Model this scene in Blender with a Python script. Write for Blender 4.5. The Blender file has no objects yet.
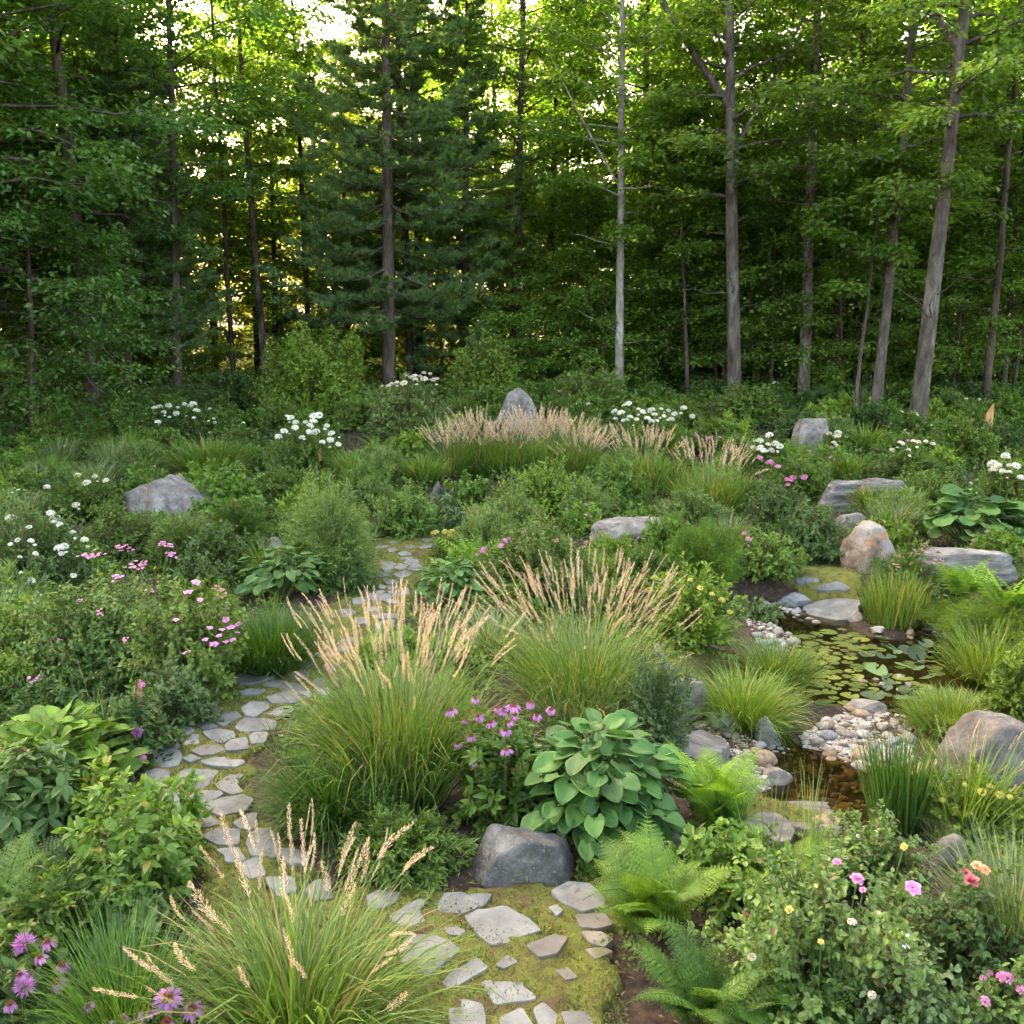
import bpy, math
import numpy as np
from mathutils import Matrix, Vector

S = bpy.context.scene
COL = S.collection
R_ = math.radians

# ------------------------------------------------------------------ camera, sky, sun, exposure
PITCH = R_(9.7); FPX = 950.0; CAMH = 2.8
cam = bpy.data.cameras.new('camera'); cam_o = bpy.data.objects.new('camera', cam); COL.objects.link(cam_o)
cam.sensor_width = 36; cam.lens = FPX / 1024 * 36; cam.clip_start = 0.1; cam.clip_end = 2000
cam_o.location = (0, 0, CAMH); cam_o.rotation_euler = (math.pi / 2 - PITCH, 0, 0)
S.camera = cam_o

SUN_AZ, SUN_EL = R_(-40), R_(20)
W = bpy.data.worlds.new('World'); S.world = W; W.use_nodes = True
wn = W.node_tree
sky = wn.nodes.new('ShaderNodeTexSky'); sky.sky_type = 'NISHITA'; sky.sun_disc = False
sky.sun_elevation = SUN_EL; sky.sun_rotation = SUN_AZ
sky.air_density = 0.6; sky.dust_density = 6.0; sky.ozone_density = 0.4
bg = wn.nodes['Background']; bg.inputs[1].default_value = 0.15
hz = wn.nodes.new('ShaderNodeMixRGB'); hz.blend_type = 'MULTIPLY'; hz.inputs[0].default_value = 1; hz.inputs[2].default_value = (1.14, 1.0, .75, 1)   # warm late-day haze
wn.links.new(sky.outputs[0], hz.inputs[1]); wn.links.new(hz.outputs[0], bg.inputs[0])
sl = bpy.data.lights.new('sun', 'SUN'); sl.energy = 5.0; sl.angle = R_(0.6); sl.color = (1.0, 0.86, 0.62)
so = bpy.data.objects.new('sun', sl); COL.objects.link(so)
sd = Vector((math.sin(SUN_AZ) * math.cos(SUN_EL), math.cos(SUN_AZ) * math.cos(SUN_EL), math.sin(SUN_EL)))
so.rotation_euler = sd.to_track_quat('Z', 'Y').to_euler(); so.location = (0, 0, 30)

S.view_settings.view_transform = 'Standard'; S.view_settings.look = 'None'
S.view_settings.exposure = 4.2; S.view_settings.gamma = 1
S.render.engine = 'CYCLES'
cy = S.cycles
cy.max_bounces = 8; cy.diffuse_bounces = 5; cy.glossy_bounces = 2; cy.transmission_bounces = 4
cy.transparent_max_bounces = 8; cy.use_adaptive_sampling = True; cy.adaptive_threshold = 0.03
cy.use_denoising = True; cy.sample_clamp_indirect = 8
cy.caustics_reflective = False; cy.caustics_refractive = False

# ------------------------------------------------------------------ terrain and pixel helpers
def ss(a, b, x):
    t = np.clip((np.asarray(x, float) - a) / (b - a), 0, 1); return t * t * (3 - 2 * t)
BASINS = [(3.45, 9.5, 1.35, 1.85, .55), (2.25, 6.30, .74, .82, .50), (2.62, 7.30, 1.05, 1.45, .275), (1.62, 7.0, .45, .9, .20),
          (2.0, 7.55, .35, .9, .315), (2.35, 9.9, .5, .9, .26), (3.3, 10.6, 1.0, .9, .5)]
BARS = [(2.88, 7.35, .62, .75, .262), (2.56, 10.05, .62, .85, .262), (1.72, 6.9, .28, .7, .24), (4.15, 10.3, .4, .5, .27)]
def terrain(x, y):
    x = np.asarray(x, float); y = np.asarray(y, float)
    z = 1.15 * ss(13, 31, y) + .035 * np.maximum(0, y - 34) + .05 * np.maximum(0, y - 62) + .04 * np.sin(x * .7 + 1) * np.sin(y * .5) * ss(6, 14, y)
    b = np.zeros_like(z)
    for cx, cy_, rx, ry, d in BASINS:
        e = np.sqrt(((x - cx) / rx) ** 2 + ((y - cy_) / ry) ** 2)
        b = np.maximum(b, d * (1 - ss(.8, 1.25, e)))
    for cx, cy_, rx, ry, d in BARS:
        e = np.sqrt(((x - cx) / rx) ** 2 + ((y - cy_) / ry) ** 2); w = 1 - ss(.7, 1.15, e); b = b * (1 - w) + np.minimum(b, d) * w
    return z - b
def und(x, y):
    x = np.asarray(x, float); y = np.asarray(y, float); return .018 * fbm(np.stack([x.ravel() * 2.2, y.ravel() * 2.2, 0 * x.ravel()], 1), 3, 4).reshape(x.shape)
def T(x, y): return float(terrain(x, y))
def rays(px, py):
    a = (np.asarray(px, float) - 512) / FPX; b = (512 - np.asarray(py, float)) / FPX
    return np.stack([a, np.cos(PITCH) + b * np.sin(PITCH), -np.sin(PITCH) + b * np.cos(PITCH)], -1)
_t = np.geomspace(2.0, 90, 900)
def at(px, py):
    """ground points under pixels (n,3)"""
    d = rays(np.atleast_1d(px), np.atleast_1d(py)); out = np.zeros((len(d), 3))
    for i in range(0, len(d), 400):
        dd = d[i:i + 400]
        P = dd[:, None, :] * _t[None, :, None]; P[..., 2] += CAMH
        hit = P[..., 2] < terrain(P[..., 0], P[..., 1])
        k = np.where(hit.any(1), hit.argmax(1), len(_t) - 1); k = np.maximum(k, 1); r = np.arange(len(dd))
        A, B = P[r, k - 1], P[r, k]
        fa = A[:, 2] - terrain(A[:, 0], A[:, 1]); fb = B[:, 2] - terrain(B[:, 0], B[:, 1])
        w = np.clip(fa / (fa - fb + 1e-9), 0, 1)[:, None]
        out[i:i + 400] = A * (1 - w) + B * w
    return out
def at1(px, py): return at([px], [py])[0]
def atY(px, py, Y):
    d = rays([px], [py])[0]; p = d * (Y / d[1]); return np.array([p[0], Y, p[2] + CAMH])
def depth(p): return p[1] * math.cos(PITCH) - (p[2] - CAMH) * math.sin(PITCH)
def inpoly(x, y, poly):
    x = np.asarray(x); y = np.asarray(y); c = np.zeros(x.shape, bool); n = len(poly)
    for i in range(n):
        x0, y0 = poly[i][:2]; x1, y1 = poly[(i + 1) % n][:2]
        m = ((y0 > y) != (y1 > y)) & (x < (x1 - x0) * (y - y0) / (y1 - y0 + 1e-12) + x0); c ^= m
    return c

# ------------------------------------------------------------------ noise
def _h(i, j, k, s):
    n = (i.astype(np.int64) * 374761393 + j.astype(np.int64) * 668265263 + k.astype(np.int64) * 2147483647 + s * 974711) & 0x7fffffff
    n = ((n ^ (n >> 13)) * 1274126177) & 0x7fffffff
    return ((n ^ (n >> 16)) & 0xffff) / 65535.0
def vnoise(p, s=0):
    f = np.floor(p).astype(np.int64); t = p - f; t = t * t * (3 - 2 * t); o = 0
    for a in (0, 1):
        for b in (0, 1):
            for c in (0, 1):
                w = (t[:, 0] if a else 1 - t[:, 0]) * (t[:, 1] if b else 1 - t[:, 1]) * (t[:, 2] if c else 1 - t[:, 2])
                o = o + w * _h(f[:, 0] + a, f[:, 1] + b, f[:, 2] + c, s)
    return o * 2 - 1
def fbm(p, oc=4, s=0):
    o = 0; a = 1
    for i in range(oc): o = o + a * vnoise(p * 2 ** i + 13.7 * i, s + i); a *= .5
    return o

# ------------------------------------------------------------------ mesh collector
def nrm(v): return v / (np.linalg.norm(v, axis=-1, keepdims=True) + 1e-9)
class M:
    def __init__(s): s.V = []; s.F = []; s.A = []; s.Mi = []; s.n = 0
    def add(s, V, F, a=0.5, mi=0):
        V = np.asarray(V, float).reshape(-1, 3); F = np.asarray(F, np.int64)
        s.V.append(V); s.F.append(F + s.n); s.n += len(V)
        s.A.append(np.broadcast_to(np.asarray(a, float), (len(F),)).copy()); s.Mi.append(np.full(len(F), mi, np.int32))
    def mesh(s, name, mats, smooth=False):
        me = bpy.data.meshes.new(name); V = np.concatenate(s.V); me.vertices.add(len(V)); me.vertices.foreach_set('co', V.astype(np.float32).ravel())
        tot = np.concatenate([np.full(len(f), f.shape[1]) for f in s.F]); li = np.concatenate([f.ravel() for f in s.F])
        me.loops.add(len(li)); me.loops.foreach_set('vertex_index', li.astype(np.int32))
        me.polygons.add(len(tot)); st = np.concatenate([[0], np.cumsum(tot)[:-1]])
        me.polygons.foreach_set('loop_start', st.astype(np.int32))
        me.polygons.foreach_set('material_index', np.concatenate(s.Mi))
        me.polygons.foreach_set('use_smooth', np.full(len(tot), smooth))
        me.update(calc_edges=True)
        at_ = me.attributes.new('v', 'FLOAT', 'FACE'); at_.data.foreach_set('value', np.concatenate(s.A).astype(np.float32))
        for m in (mats if isinstance(mats, (list, tuple)) else [mats]): me.materials.append(m)
        return me
    def build(s, name, mats, parent=None, smooth=False):
        if not s.V: return None
        return link(name, s.mesh(name, mats, smooth), parent)
def link(name, me, parent=None, M4=None):
    o = bpy.data.objects.new(name, me); COL.objects.link(o)
    if parent is not None: o.parent = parent
    if M4 is not None: o.matrix_local = M4
    return o
def tag(o, label=None, cat=None, group=None, kind=None):
    if label: o['label'] = label
    if cat: o['category'] = cat
    if group: o['group'] = group
    if kind: o['kind'] = kind
    return o
def empty(name, loc, label=None, cat=None, group=None, rz=0):
    o = bpy.data.objects.new(name, None); COL.objects.link(o); o.location = loc; o.rotation_euler = (0, 0, rz)
    o.empty_display_size = .1
    return tag(o, label, cat, group)

LEAF = {
 'r4': (np.array([(0, 0, 0), (-.5, .42, .10), (0, 1, -.06), (.5, .42, .10)]), np.array([(0, 2, 1), (0, 3, 2)])),
 'tri': (np.array([(-.5, 0, 0), (.5, 0, 0), (0, 1, 0)]), np.array([(0, 1, 2)])),
 'l8': (np.array([(0, 0, 0), (0, .35, .0), (0, .7, -.03), (0, 1, -.16), (-.40, .2, .10), (-.5, .5, .1), (-.28, .8, -.02),
                  (.40, .2, .10), (.5, .5, .1), (.28, .8, -.02)]),
        np.array([(0, 1, 4), (1, 5, 4), (1, 2, 5), (2, 6, 5), (2, 3, 6), (0, 7, 1), (1, 7, 8), (1, 8, 2), (2, 8, 9), (2, 9, 3)])),
 'lob': (np.array([(0, 0, 0), (0, .5, 0), (0, 1, -.12), (-.28, .12, .04), (-.62, .38, .08), (-.3, .46, .04), (-.5, .74, .02), (-.18, .78, 0),
                   (.28, .12, .04), (.62, .38, .08), (.3, .46, .04), (.5, .74, .02), (.18, .78, 0)]),
         np.array([(0, 1, 3), (3, 1, 5), (3, 5, 4), (1, 7, 5), (5, 7, 6), (1, 2, 7), (0, 8, 1), (8, 10, 1), (8, 9, 10), (1, 10, 12), (10, 11, 12), (1, 12, 2)])),
}
def scat(m, tm, P, D, N, L, W, a, mi=0):
    """leaves: P positions, D axis, N normals, L length, W width"""
    V, F = LEAF[tm] if isinstance(tm, str) else tm
    n = len(P)
    if n == 0: return
    y = nrm(D); x = nrm(np.cross(y, N)); z = np.cross(x, y)
    L = np.broadcast_to(L, (n,))[:, None, None]; W = np.broadcast_to(W, (n,))[:, None, None]
    vv = P[:, None, :] + V[None, :, 0:1] * W * x[:, None] + V[None, :, 1:2] * L * y[:, None] + V[None, :, 2:3] * (L * .7 + W * .3) * z[:, None]
    ff = F[None] + (np.arange(n) * len(V))[:, None, None]
    a = np.broadcast_to(a, (n,))
    m.add(vv.reshape(-1, 3), ff.reshape(-1, F.shape[1]), np.repeat(a, len(F)), mi)
def tube(m, pts, rad, k=5, a=.5, mi=0, cap=True):
    pts = np.asarray(pts, float); n = len(pts); rad = np.broadcast_to(rad, (n,))
    t = nrm(np.gradient(pts, axis=0)); ref = np.array([0, 0, 1.]) if abs(t[0, 2]) < .8 else np.array([1., 0, 0])
    x = nrm(np.cross(t, ref)); y = np.cross(t, x); an = np.arange(k) / k * 2 * np.pi
    V = pts[:, None] + rad[:, None, None] * (x[:, None] * np.cos(an)[None, :, None] + y[:, None] * np.sin(an)[None, :, None])
    i = np.arange(n - 1)[:, None] * k; j = np.arange(k)[None]; j2 = (j + 1) % k
    F = np.stack([i + j, i + j2, i + k + j2, i + k + j], -1).reshape(-1, 4)
    m.add(V.reshape(-1, 3), F, a, mi)
def tubes3(m, C, r0, r1, a=.5, mi=0, k=3):
    """many thin tubes: C (n,K,3)"""
    n, K, _ = C.shape
    t = nrm(np.gradient(C, axis=1)); ref = np.array([.3, .1, 1.]); x = nrm(np.cross(t, ref)); y = np.cross(t, x)
    an = np.arange(k) / k * 2 * np.pi; r = (np.linspace(0, 1, K)[None] * (np.asarray(r1) - r0) + r0)
    r = np.broadcast_to(r, (n, K))
    V = C[:, :, None] + r[:, :, None, None] * (x[:, :, None] * np.cos(an)[None, None, :, None] + y[:, :, None] * np.sin(an)[None, None, :, None])
    b = (np.arange(n) * K * k)[:, None, None]; i = (np.arange(K - 1) * k)[None, :, None]; j = np.arange(k)[None, None]; j2 = (j + 1) % k
    F = np.stack([b + i + j, b + i + j2, b + i + k + j2, b + i + k + j], -1).reshape(-1, 4)
    m.add(V.reshape(-1, 3), F, a, mi)
def ribbons(m, C, side, w, a, mi=0):
    """C (n,K,3) centre lines, side (n,3) , w (n,K) half widths"""
    n, K, _ = C.shape
    Lf = C - side[:, None] * w[:, :, None]; Rt = C + side[:, None] * w[:, :, None]
    V = np.stack([Lf, Rt], 2).reshape(-1, 3)
    b = (np.arange(n) * K * 2)[:, None]; i = (np.arange(K - 1) * 2)[None]
    F = np.stack([b + i, b + i + 1, b + i + 3, b + i + 2], -1).reshape(-1, 4)
    m.add(V, F, np.repeat(np.broadcast_to(a, (n,)), K - 1), mi)

# ------------------------------------------------------------------ materials
def newmat(name):
    m = bpy.data.materials.new(name); m.use_nodes = True; nt = m.node_tree
    for n in list(nt.nodes): nt.nodes.remove(n)
    out = nt.nodes.new('ShaderNodeOutputMaterial')
    def N(t, **k):
        n = nt.nodes.new('ShaderNode' + t)
        for a, b in k.items():
            if a.startswith('i_'): n.inputs[a[2:].replace('_', ' ')].default_value = b
            elif a[0] == 'n' and a[1:].isdigit(): n.inputs[int(a[1:])].default_value = b
            else: setattr(n, a, b)
        return n
    return m, nt, out, N, nt.links.new
def ramp(N, stops):
    r = N('ValToRGB'); e = r.color_ramp.elements
    while len(e) < len(stops): e.new(.5)
    for i, (p, c) in enumerate(stops): e[i].position = p; e[i].color = (*c, 1)
    return r
def fol(name, dark, mid, light, trans=.3, rough=.5, spec=.35, tcol=None, odd=None):
    m, nt, out, N, L = newmat(name)
    at_ = N('Attribute', attribute_name='v')
    st = [(0, dark), (.5, mid), (.93, light)]
    if odd: st.append((.97, odd))
    r = ramp(N, st); L(at_.outputs['Fac'], r.inputs[0])
    oi = N('ObjectInfo'); hs = N('HueSaturation'); mr = N('MapRange', n3=.8, n4=1.2); L(oi.outputs['Random'], mr.inputs[0]); L(mr.outputs[0], hs.inputs['Value'])
    L(r.outputs[0], hs.inputs['Color'])
    tc = N('TexCoord'); no = N('TexNoise', n2=1.2); L(tc.outputs['Object'], no.inputs['Vector'])
    mh = N('MapRange', n3=.485, n4=.515); L(no.outputs[0], mh.inputs[0]); L(mh.outputs[0], hs.inputs['Hue'])
    p = N('BsdfPrincipled', i_Roughness=rough); p.inputs['Specular IOR Level'].default_value = spec
    L(hs.outputs[0], p.inputs['Base Color'])
    tr = N('BsdfTranslucent'); mx = N('MixRGB', blend_type='MULTIPLY', n0=1.0); L(hs.outputs[0], mx.inputs[1])
    mx.inputs[2].default_value = (*(tcol or (1.5, 1.5, .5)), 1); L(mx.outputs[0], tr.inputs[0])
    ms = N('MixShader', n0=trans); L(p.outputs[0], ms.inputs[1]); L(tr.outputs[0], ms.inputs[2]); L(ms.outputs[0], out.inputs[0])
    return m
def sc(c, f): return tuple(x * f for x in c)
def folc(name, c, sp=.45, **k):
    return fol(name, (c[0] * (1 - sp), c[1] * (1 - sp * .9), c[2] * (1 - sp * .7)), c, (c[0] * (1 + sp * 1.3), c[1] * (1 + sp), c[2] * (1 + sp * .5)), **k)
FM = dict(
 mid=folc('leaf_mid_green', (.105, .178, .030), odd=(.24, .17, .06)),
 dark=folc('leaf_dark_green', (.058, .112, .026), spec=.4, odd=(.16, .10, .04)),
 deep=folc('leaf_deep_green', (.035, .075, .020)),
 blue=folc('leaf_blue_green', (.105, .162, .062), trans=.25),
 rose=folc('leaf_rose', (.100, .165, .040), trans=.28, odd=(.12, .05, .02)),
 lime=folc('leaf_lime', (.150, .235, .030), odd=(.36, .28, .07)),
 bright=folc('leaf_bright', (.110, .200, .028), odd=(.30, .24, .06)),
 sage=folc('leaf_sage', (.155, .225, .062), trans=.2),
 fern=folc('fern_green', (.150, .260, .030), trans=.35),
 fernd=folc('fern_dark', (.085, .170, .026), trans=.35),
 hosta=folc('hosta_green', (.060, .138, .030), sp=.35, rough=.55, trans=.2),
 hostal=folc('hosta_lime', (.150, .270, .032), sp=.3, rough=.6, trans=.25),
 grass=folc('grass_green', (.120, .195, .032), trans=.3, odd=(.34, .26, .11)),
 grassd=folc('grass_dark', (.068, .145, .022), trans=.3),
 grassy=folc('grass_yellow', (.135, .210, .030), trans=.3, odd=(.36, .30, .10)),
 grassp=folc('grass_pale', (.150, .205, .082), trans=.3, odd=(.40, .34, .18)),
 plume=folc('seed_head_tan', (.60, .475, .33), sp=.32, trans=.3, tcol=(1.2, 1.0, .8)),
 plumed=folc('seed_head_brown', (.34, .20, .11), sp=.3, trans=.2, tcol=(1.2, 1, .8)),
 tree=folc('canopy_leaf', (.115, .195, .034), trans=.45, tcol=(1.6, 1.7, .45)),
 treeu=folc('understorey_leaf', (.135, .225, .040), trans=.42, tcol=(1.5, 1.6, .5)),
 treeg=folc('sun_glow_leaf', (.165, .205, .035), trans=.5, tcol=(1.7, 1.55, .38)),  # golden sun glow put into the leaf colour of the far young trees
 treey=folc('canopy_leaf_yellow', (.135, .215, .045), trans=.46, tcol=(1.6, 1.65, .55)),
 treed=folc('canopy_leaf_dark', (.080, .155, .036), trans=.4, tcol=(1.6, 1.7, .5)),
 needle=folc('pine_needle', (.120, .205, .075), trans=.35, tcol=(1.8, 1.6, .5)),
 moss=folc('moss_tuft', (.130, .150, .026), sp=.6, trans=.15),
 lily=folc('lily_pad_green', (.145, .175, .035), sp=.35, trans=.15, rough=.3, spec=.5, odd=(.22, .12, .06)),
 white=folc('petal_white', (.78, .77, .68), sp=.12, trans=.25, tcol=(1, 1, .9)),
 cream=folc('petal_cream', (.75, .68, .58), sp=.15, trans=.25, tcol=(1, 1, .9)),
 pink=folc('petal_pink', (.66, .26, .50), sp=.25, trans=.25, tcol=(1, 1, 1)),
 mauve=folc('petal_mauve', (.44, .18, .44), sp=.25, trans=.25, tcol=(1, 1, 1)),
 palep=folc('petal_pale_pink', (.70, .40, .42), sp=.25, trans=.25, tcol=(1, 1, 1)),
 cone=folc('cone_rust', (.20, .06, .02), sp=.4, trans=0, tcol=(1, 1, 1)),
 purp=folc('spike_purple', (.30, .17, .33), sp=.35, trans=.1, tcol=(1, 1, 1)),
 dusky=folc('floret_dusky', (.33, .13, .13), sp=.35, trans=.1, tcol=(1, 1, 1)),
 red=folc('petal_red', (.50, .12, .14), sp=.3, trans=.2, tcol=(1, 1, 1)),
 peach=folc('petal_peach', (.85, .42, .22), sp=.2, trans=.25, tcol=(1, 1, 1)),
 yellow=folc('petal_yellow', (.66, .52, .14), sp=.25, trans=.25, tcol=(1, 1, 1)),
 litter=folc('dead_leaf_litter', (.13, .085, .050), sp=.6, trans=.1, tcol=(1, 1, 1)),
 umbel=folc('umbel_yellow_green', (.50, .46, .12), sp=.3, trans=.25, tcol=(1, 1, 1)),
 stem=folc('stem_green', (.085, .125, .035), trans=0),
 stemb=folc('stem_brown', (.10, .065, .035), trans=0),
)
def surf(name, stops, scale=3, detail=8, rough=.85, bump=.3, bdist=.02, coord='Object', stretch=(1, 1, 1), spots=None, bscale=None, spec=.3, dist=0, crk=None):
    m, nt, out, N, L = newmat(name)
    tc = N('TexCoord'); mp = N('Mapping'); mp.inputs['Scale'].default_value = stretch; L(tc.outputs[coord], mp.inputs[0])
    oi = N('ObjectInfo'); ad = N('VectorMath', operation='ADD'); cb = N('CombineXYZ'); mu = N('Math', operation='MULTIPLY', n1=37.)
    L(oi.outputs['Random'], mu.inputs[0]); L(mu.outputs[0], cb.inputs[0]); L(mp.outputs[0], ad.inputs[0]); L(cb.outputs[0], ad.inputs[1])
    v = ad.outputs[0]
    no = N('TexNoise', n2=scale, n3=detail); no.inputs['Roughness'].default_value = .65; no.inputs['Distortion'].default_value = dist; L(v, no.inputs['Vector'])
    r = ramp(N, stops); L(no.outputs[0], r.inputs[0]); c = r.outputs[0]
    for s in (spots or []):
        n2 = N('TexNoise', n2=s['scale'], n3=6); n2.inputs['Roughness'].default_value = .6; L(v, n2.inputs['Vector'])
        mr = N('MapRange', n1=s['lo'], n2=s['hi']); mr.clamp = True; L(n2.outputs[0], mr.inputs[0])
        mx = N('MixRGB'); ml = N('Math', operation='MULTIPLY', n1=s.get('amt', 1)); L(mr.outputs[0], ml.inputs[0]); L(ml.outputs[0], mx.inputs[0])
        L(c, mx.inputs[1]); mx.inputs[2].default_value = (*s['col'], 1); c = mx.outputs[0]
    vr = N('MapRange', n3=.82, n4=1.18); L(oi.outputs['Random'], vr.inputs[0]); hs = N('HueSaturation'); L(vr.outputs[0], hs.inputs['Value']); L(c, hs.inputs['Color']); c = hs.outputs[0]
    p = N('BsdfPrincipled', i_Roughness=rough); p.inputs['Specular IOR Level'].default_value = spec; L(c, p.inputs['Base Color'])
    nb = N('TexNoise', n2=bscale or scale * 4, n3=9); nb.inputs['Roughness'].default_value = .7; L(v, nb.inputs['Vector'])
    h = nb.outputs[0]
    if crk:
        vo = N('TexVoronoi', feature='DISTANCE_TO_EDGE', n2=crk); vo.inputs['Scale'].default_value = crk; L(v, vo.inputs['Vector'])
        m2 = N('MapRange', n1=0, n2=.06, n3=0, n4=1); L(vo.outputs[0], m2.inputs[0]); a2 = N('Math', operation='ADD'); L(h, a2.inputs[0]); L(m2.outputs[0], a2.inputs[1]); h = a2.outputs[0]
    b = N('Bump', i_Strength=bump, i_Distance=bdist); L(h, b.inputs['Height']); L(b.outputs[0], p.inputs['Normal'])
    L(p.outputs[0], out.inputs[0]); return m
MOSSY = dict(scale=2.2, lo=.60, hi=.70, col=(.10, .11, .02), amt=.7)
SM = dict(
 soil=surf('soil_mulch', [(.3, (.022, .015, .010)), (.5, (.055, .036, .024)), (.7, (.11, .075, .052))], scale=14, rough=.95, bump=.9, bdist=.03),
 moss=surf('moss_ground', [(.30, (.050, .036, .016)), (.42, (.088, .080, .020)), (.56, (.120, .132, .022)), (.68, (.085, .110, .028))], scale=16, rough=.95, bump=1, bdist=.02, bscale=60,
           spots=[dict(scale=3.2, lo=.56, hi=.64, col=(.10, .062, .034), amt=.8), dict(scale=6, lo=.58, hi=.66, col=(.20, .19, .03), amt=.6)]),
 flag=surf('flagstone', [(.3, (.080, .082, .082)), (.5, (.150, .152, .150)), (.68, (.235, .232, .222))], scale=5, rough=.75, bump=.35, bdist=.006, bscale=30,
           spots=[dict(scale=3, lo=.50, hi=.68, col=(.13, .115, .09), amt=.6), dict(scale=9, lo=.62, hi=.68, col=(.07, .075, .03), amt=.7), dict(scale=45, lo=.66, hi=.72, col=(.06, .05, .035), amt=.6)]),
 darkrock=surf('dark_granite', [(.34, (.048, .047, .046)), (.5, (.115, .110, .106)), (.66, (.22, .212, .205))], scale=7, rough=.8, bump=.9, bdist=.06, bscale=9,
           spots=[dict(scale=70, lo=.60, hi=.66, col=(.34, .33, .32), amt=.5), dict(scale=1.6, lo=.60, hi=.63, col=(.30, .29, .28), amt=.35), dict(scale=4, lo=.66, hi=.72, col=(.08, .09, .03), amt=.5)]),
 granite=surf('pale_granite', [(.34, (.095, .082, .075)), (.5, (.19, .168, .155)), (.66, (.31, .285, .262))], scale=5, rough=.85, bump=.9, bdist=.06, bscale=9,
           spots=[dict(scale=60, lo=.60, hi=.67, col=(.07, .065, .065), amt=.6), dict(scale=3.2, lo=.58, hi=.66, col=(.13, .125, .12), amt=.6), dict(scale=2, lo=.63, hi=.70, col=(.36, .27, .22), amt=.5)]),
 brownrock=surf('rusty_granite', [(.36, (.10, .068, .050)), (.5, (.22, .155, .112)), (.64, (.34, .28, .235))], scale=4, rough=.85, bump=.9, bdist=.06, bscale=9,
           spots=[dict(scale=2.2, lo=.5, hi=.6, col=(.28, .26, .25), amt=.75), dict(scale=1.8, lo=.60, hi=.66, col=(.36, .17, .06), amt=.7), dict(scale=8, lo=.62, hi=.68, col=(.07, .06, .05), amt=.7)]),
 ledge=surf('layered_ledge', [(.36, (.070, .066, .062)), (.5, (.17, .162, .154)), (.64, (.30, .285, .265))], scale=2.5, rough=.85, bump=1, bdist=.05, bscale=3.5, stretch=(1, 1, 7),
           spots=[dict(scale=3, lo=.60, hi=.68, col=(.34, .23, .12), amt=.5)]),
 flagb=surf('brown_flagstone', [(.3, (.095, .085, .075)), (.5, (.155, .138, .12)), (.68, (.22, .198, .175))], scale=5, rough=.8, bump=.4, bdist=.008, bscale=30, spots=[dict(scale=4, lo=.56, hi=.64, col=(.09, .09, .03), amt=.7)]),
 cobble=surf('river_cobble', [(.3, (.14, .115, .095)), (.5, (.22, .19, .16)), (.7, (.33, .295, .255))], scale=6, rough=.7, bump=.3, bdist=.01),
 cobblew=surf('pale_cobble', [(.3, (.24, .21, .18)), (.5, (.35, .32, .28)), (.7, (.47, .44, .39))], scale=6, rough=.7, bump=.3, bdist=.01),
 cobbleb=surf('brown_cobble', [(.3, (.12, .085, .05)), (.5, (.21, .15, .09)), (.7, (.30, .23, .15))], scale=6, rough=.6, bump=.3, bdist=.01),
 cobbleg=surf('grey_cobble', [(.3, (.13, .135, .14)), (.5, (.21, .215, .22)), (.7, (.32, .32, .315))], scale=6, rough=.7, bump=.3, bdist=.01),
 bark=surf('grey_bark', [(.32, (.05, .04, .032)), (.5, (.12, .10, .082)), (.66, (.22, .19, .16))], scale=5, rough=.95, bump=1, bdist=.08, stretch=(1, 1, .33), bscale=22,
           spots=[dict(scale=2.5, lo=.58, hi=.68, col=(.25, .24, .22), amt=.5), dict(scale=1.2, lo=.62, hi=.7, col=(.12, .13, .07), amt=.4)]),
 barkp=surf('pale_bark', [(.32, (.12, .105, .09)), (.5, (.25, .23, .20)), (.66, (.38, .36, .32))], scale=5, rough=.95, bump=.8, bdist=.03, stretch=(1, 1, .5), bscale=14),
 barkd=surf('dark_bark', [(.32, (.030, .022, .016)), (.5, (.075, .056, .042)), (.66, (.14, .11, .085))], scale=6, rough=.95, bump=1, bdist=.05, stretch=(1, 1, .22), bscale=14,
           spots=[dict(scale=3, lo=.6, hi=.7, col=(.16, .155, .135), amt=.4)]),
)
# ------------------------------------------------------------------ plant generators (local coordinates, metres)
def rng_(s): return np.random.default_rng(s)
def bez(a, b, c, t): t = t[..., None]; return a * (1 - t) ** 2 + 2 * b * t * (1 - t) + c * t ** 2
def dome(rng, n, R, H, lump=.22, lo=.02, lean=(0, 0)):
    az = rng.uniform(0, 2 * np.pi, n); ct = rng.uniform(lo, 1, n) ** .85; st = np.sqrt(1 - ct ** 2)
    k = rng.uniform(0, 6, 6); f = rng.uniform(1.5, 4.5, 6)
    l = (np.sin(az * np.round(f[0]) + k[0]) * np.cos(ct * f[1] * 2 + k[1]) + np.sin(az * np.round(f[2] + 1) + k[2] + ct * 5) * .8 + .5 * np.sin(az * 5 + k[3]) * np.sin(ct * 9 + k[4]))
    u = 1 + lump * l * .6 - rng.random(n) ** 2 * .25
    return np.stack([R * st * np.cos(az) * u + lean[0] * ct, R * st * np.sin(az) * u + lean[1] * ct, H * ct * u], 1)
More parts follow.
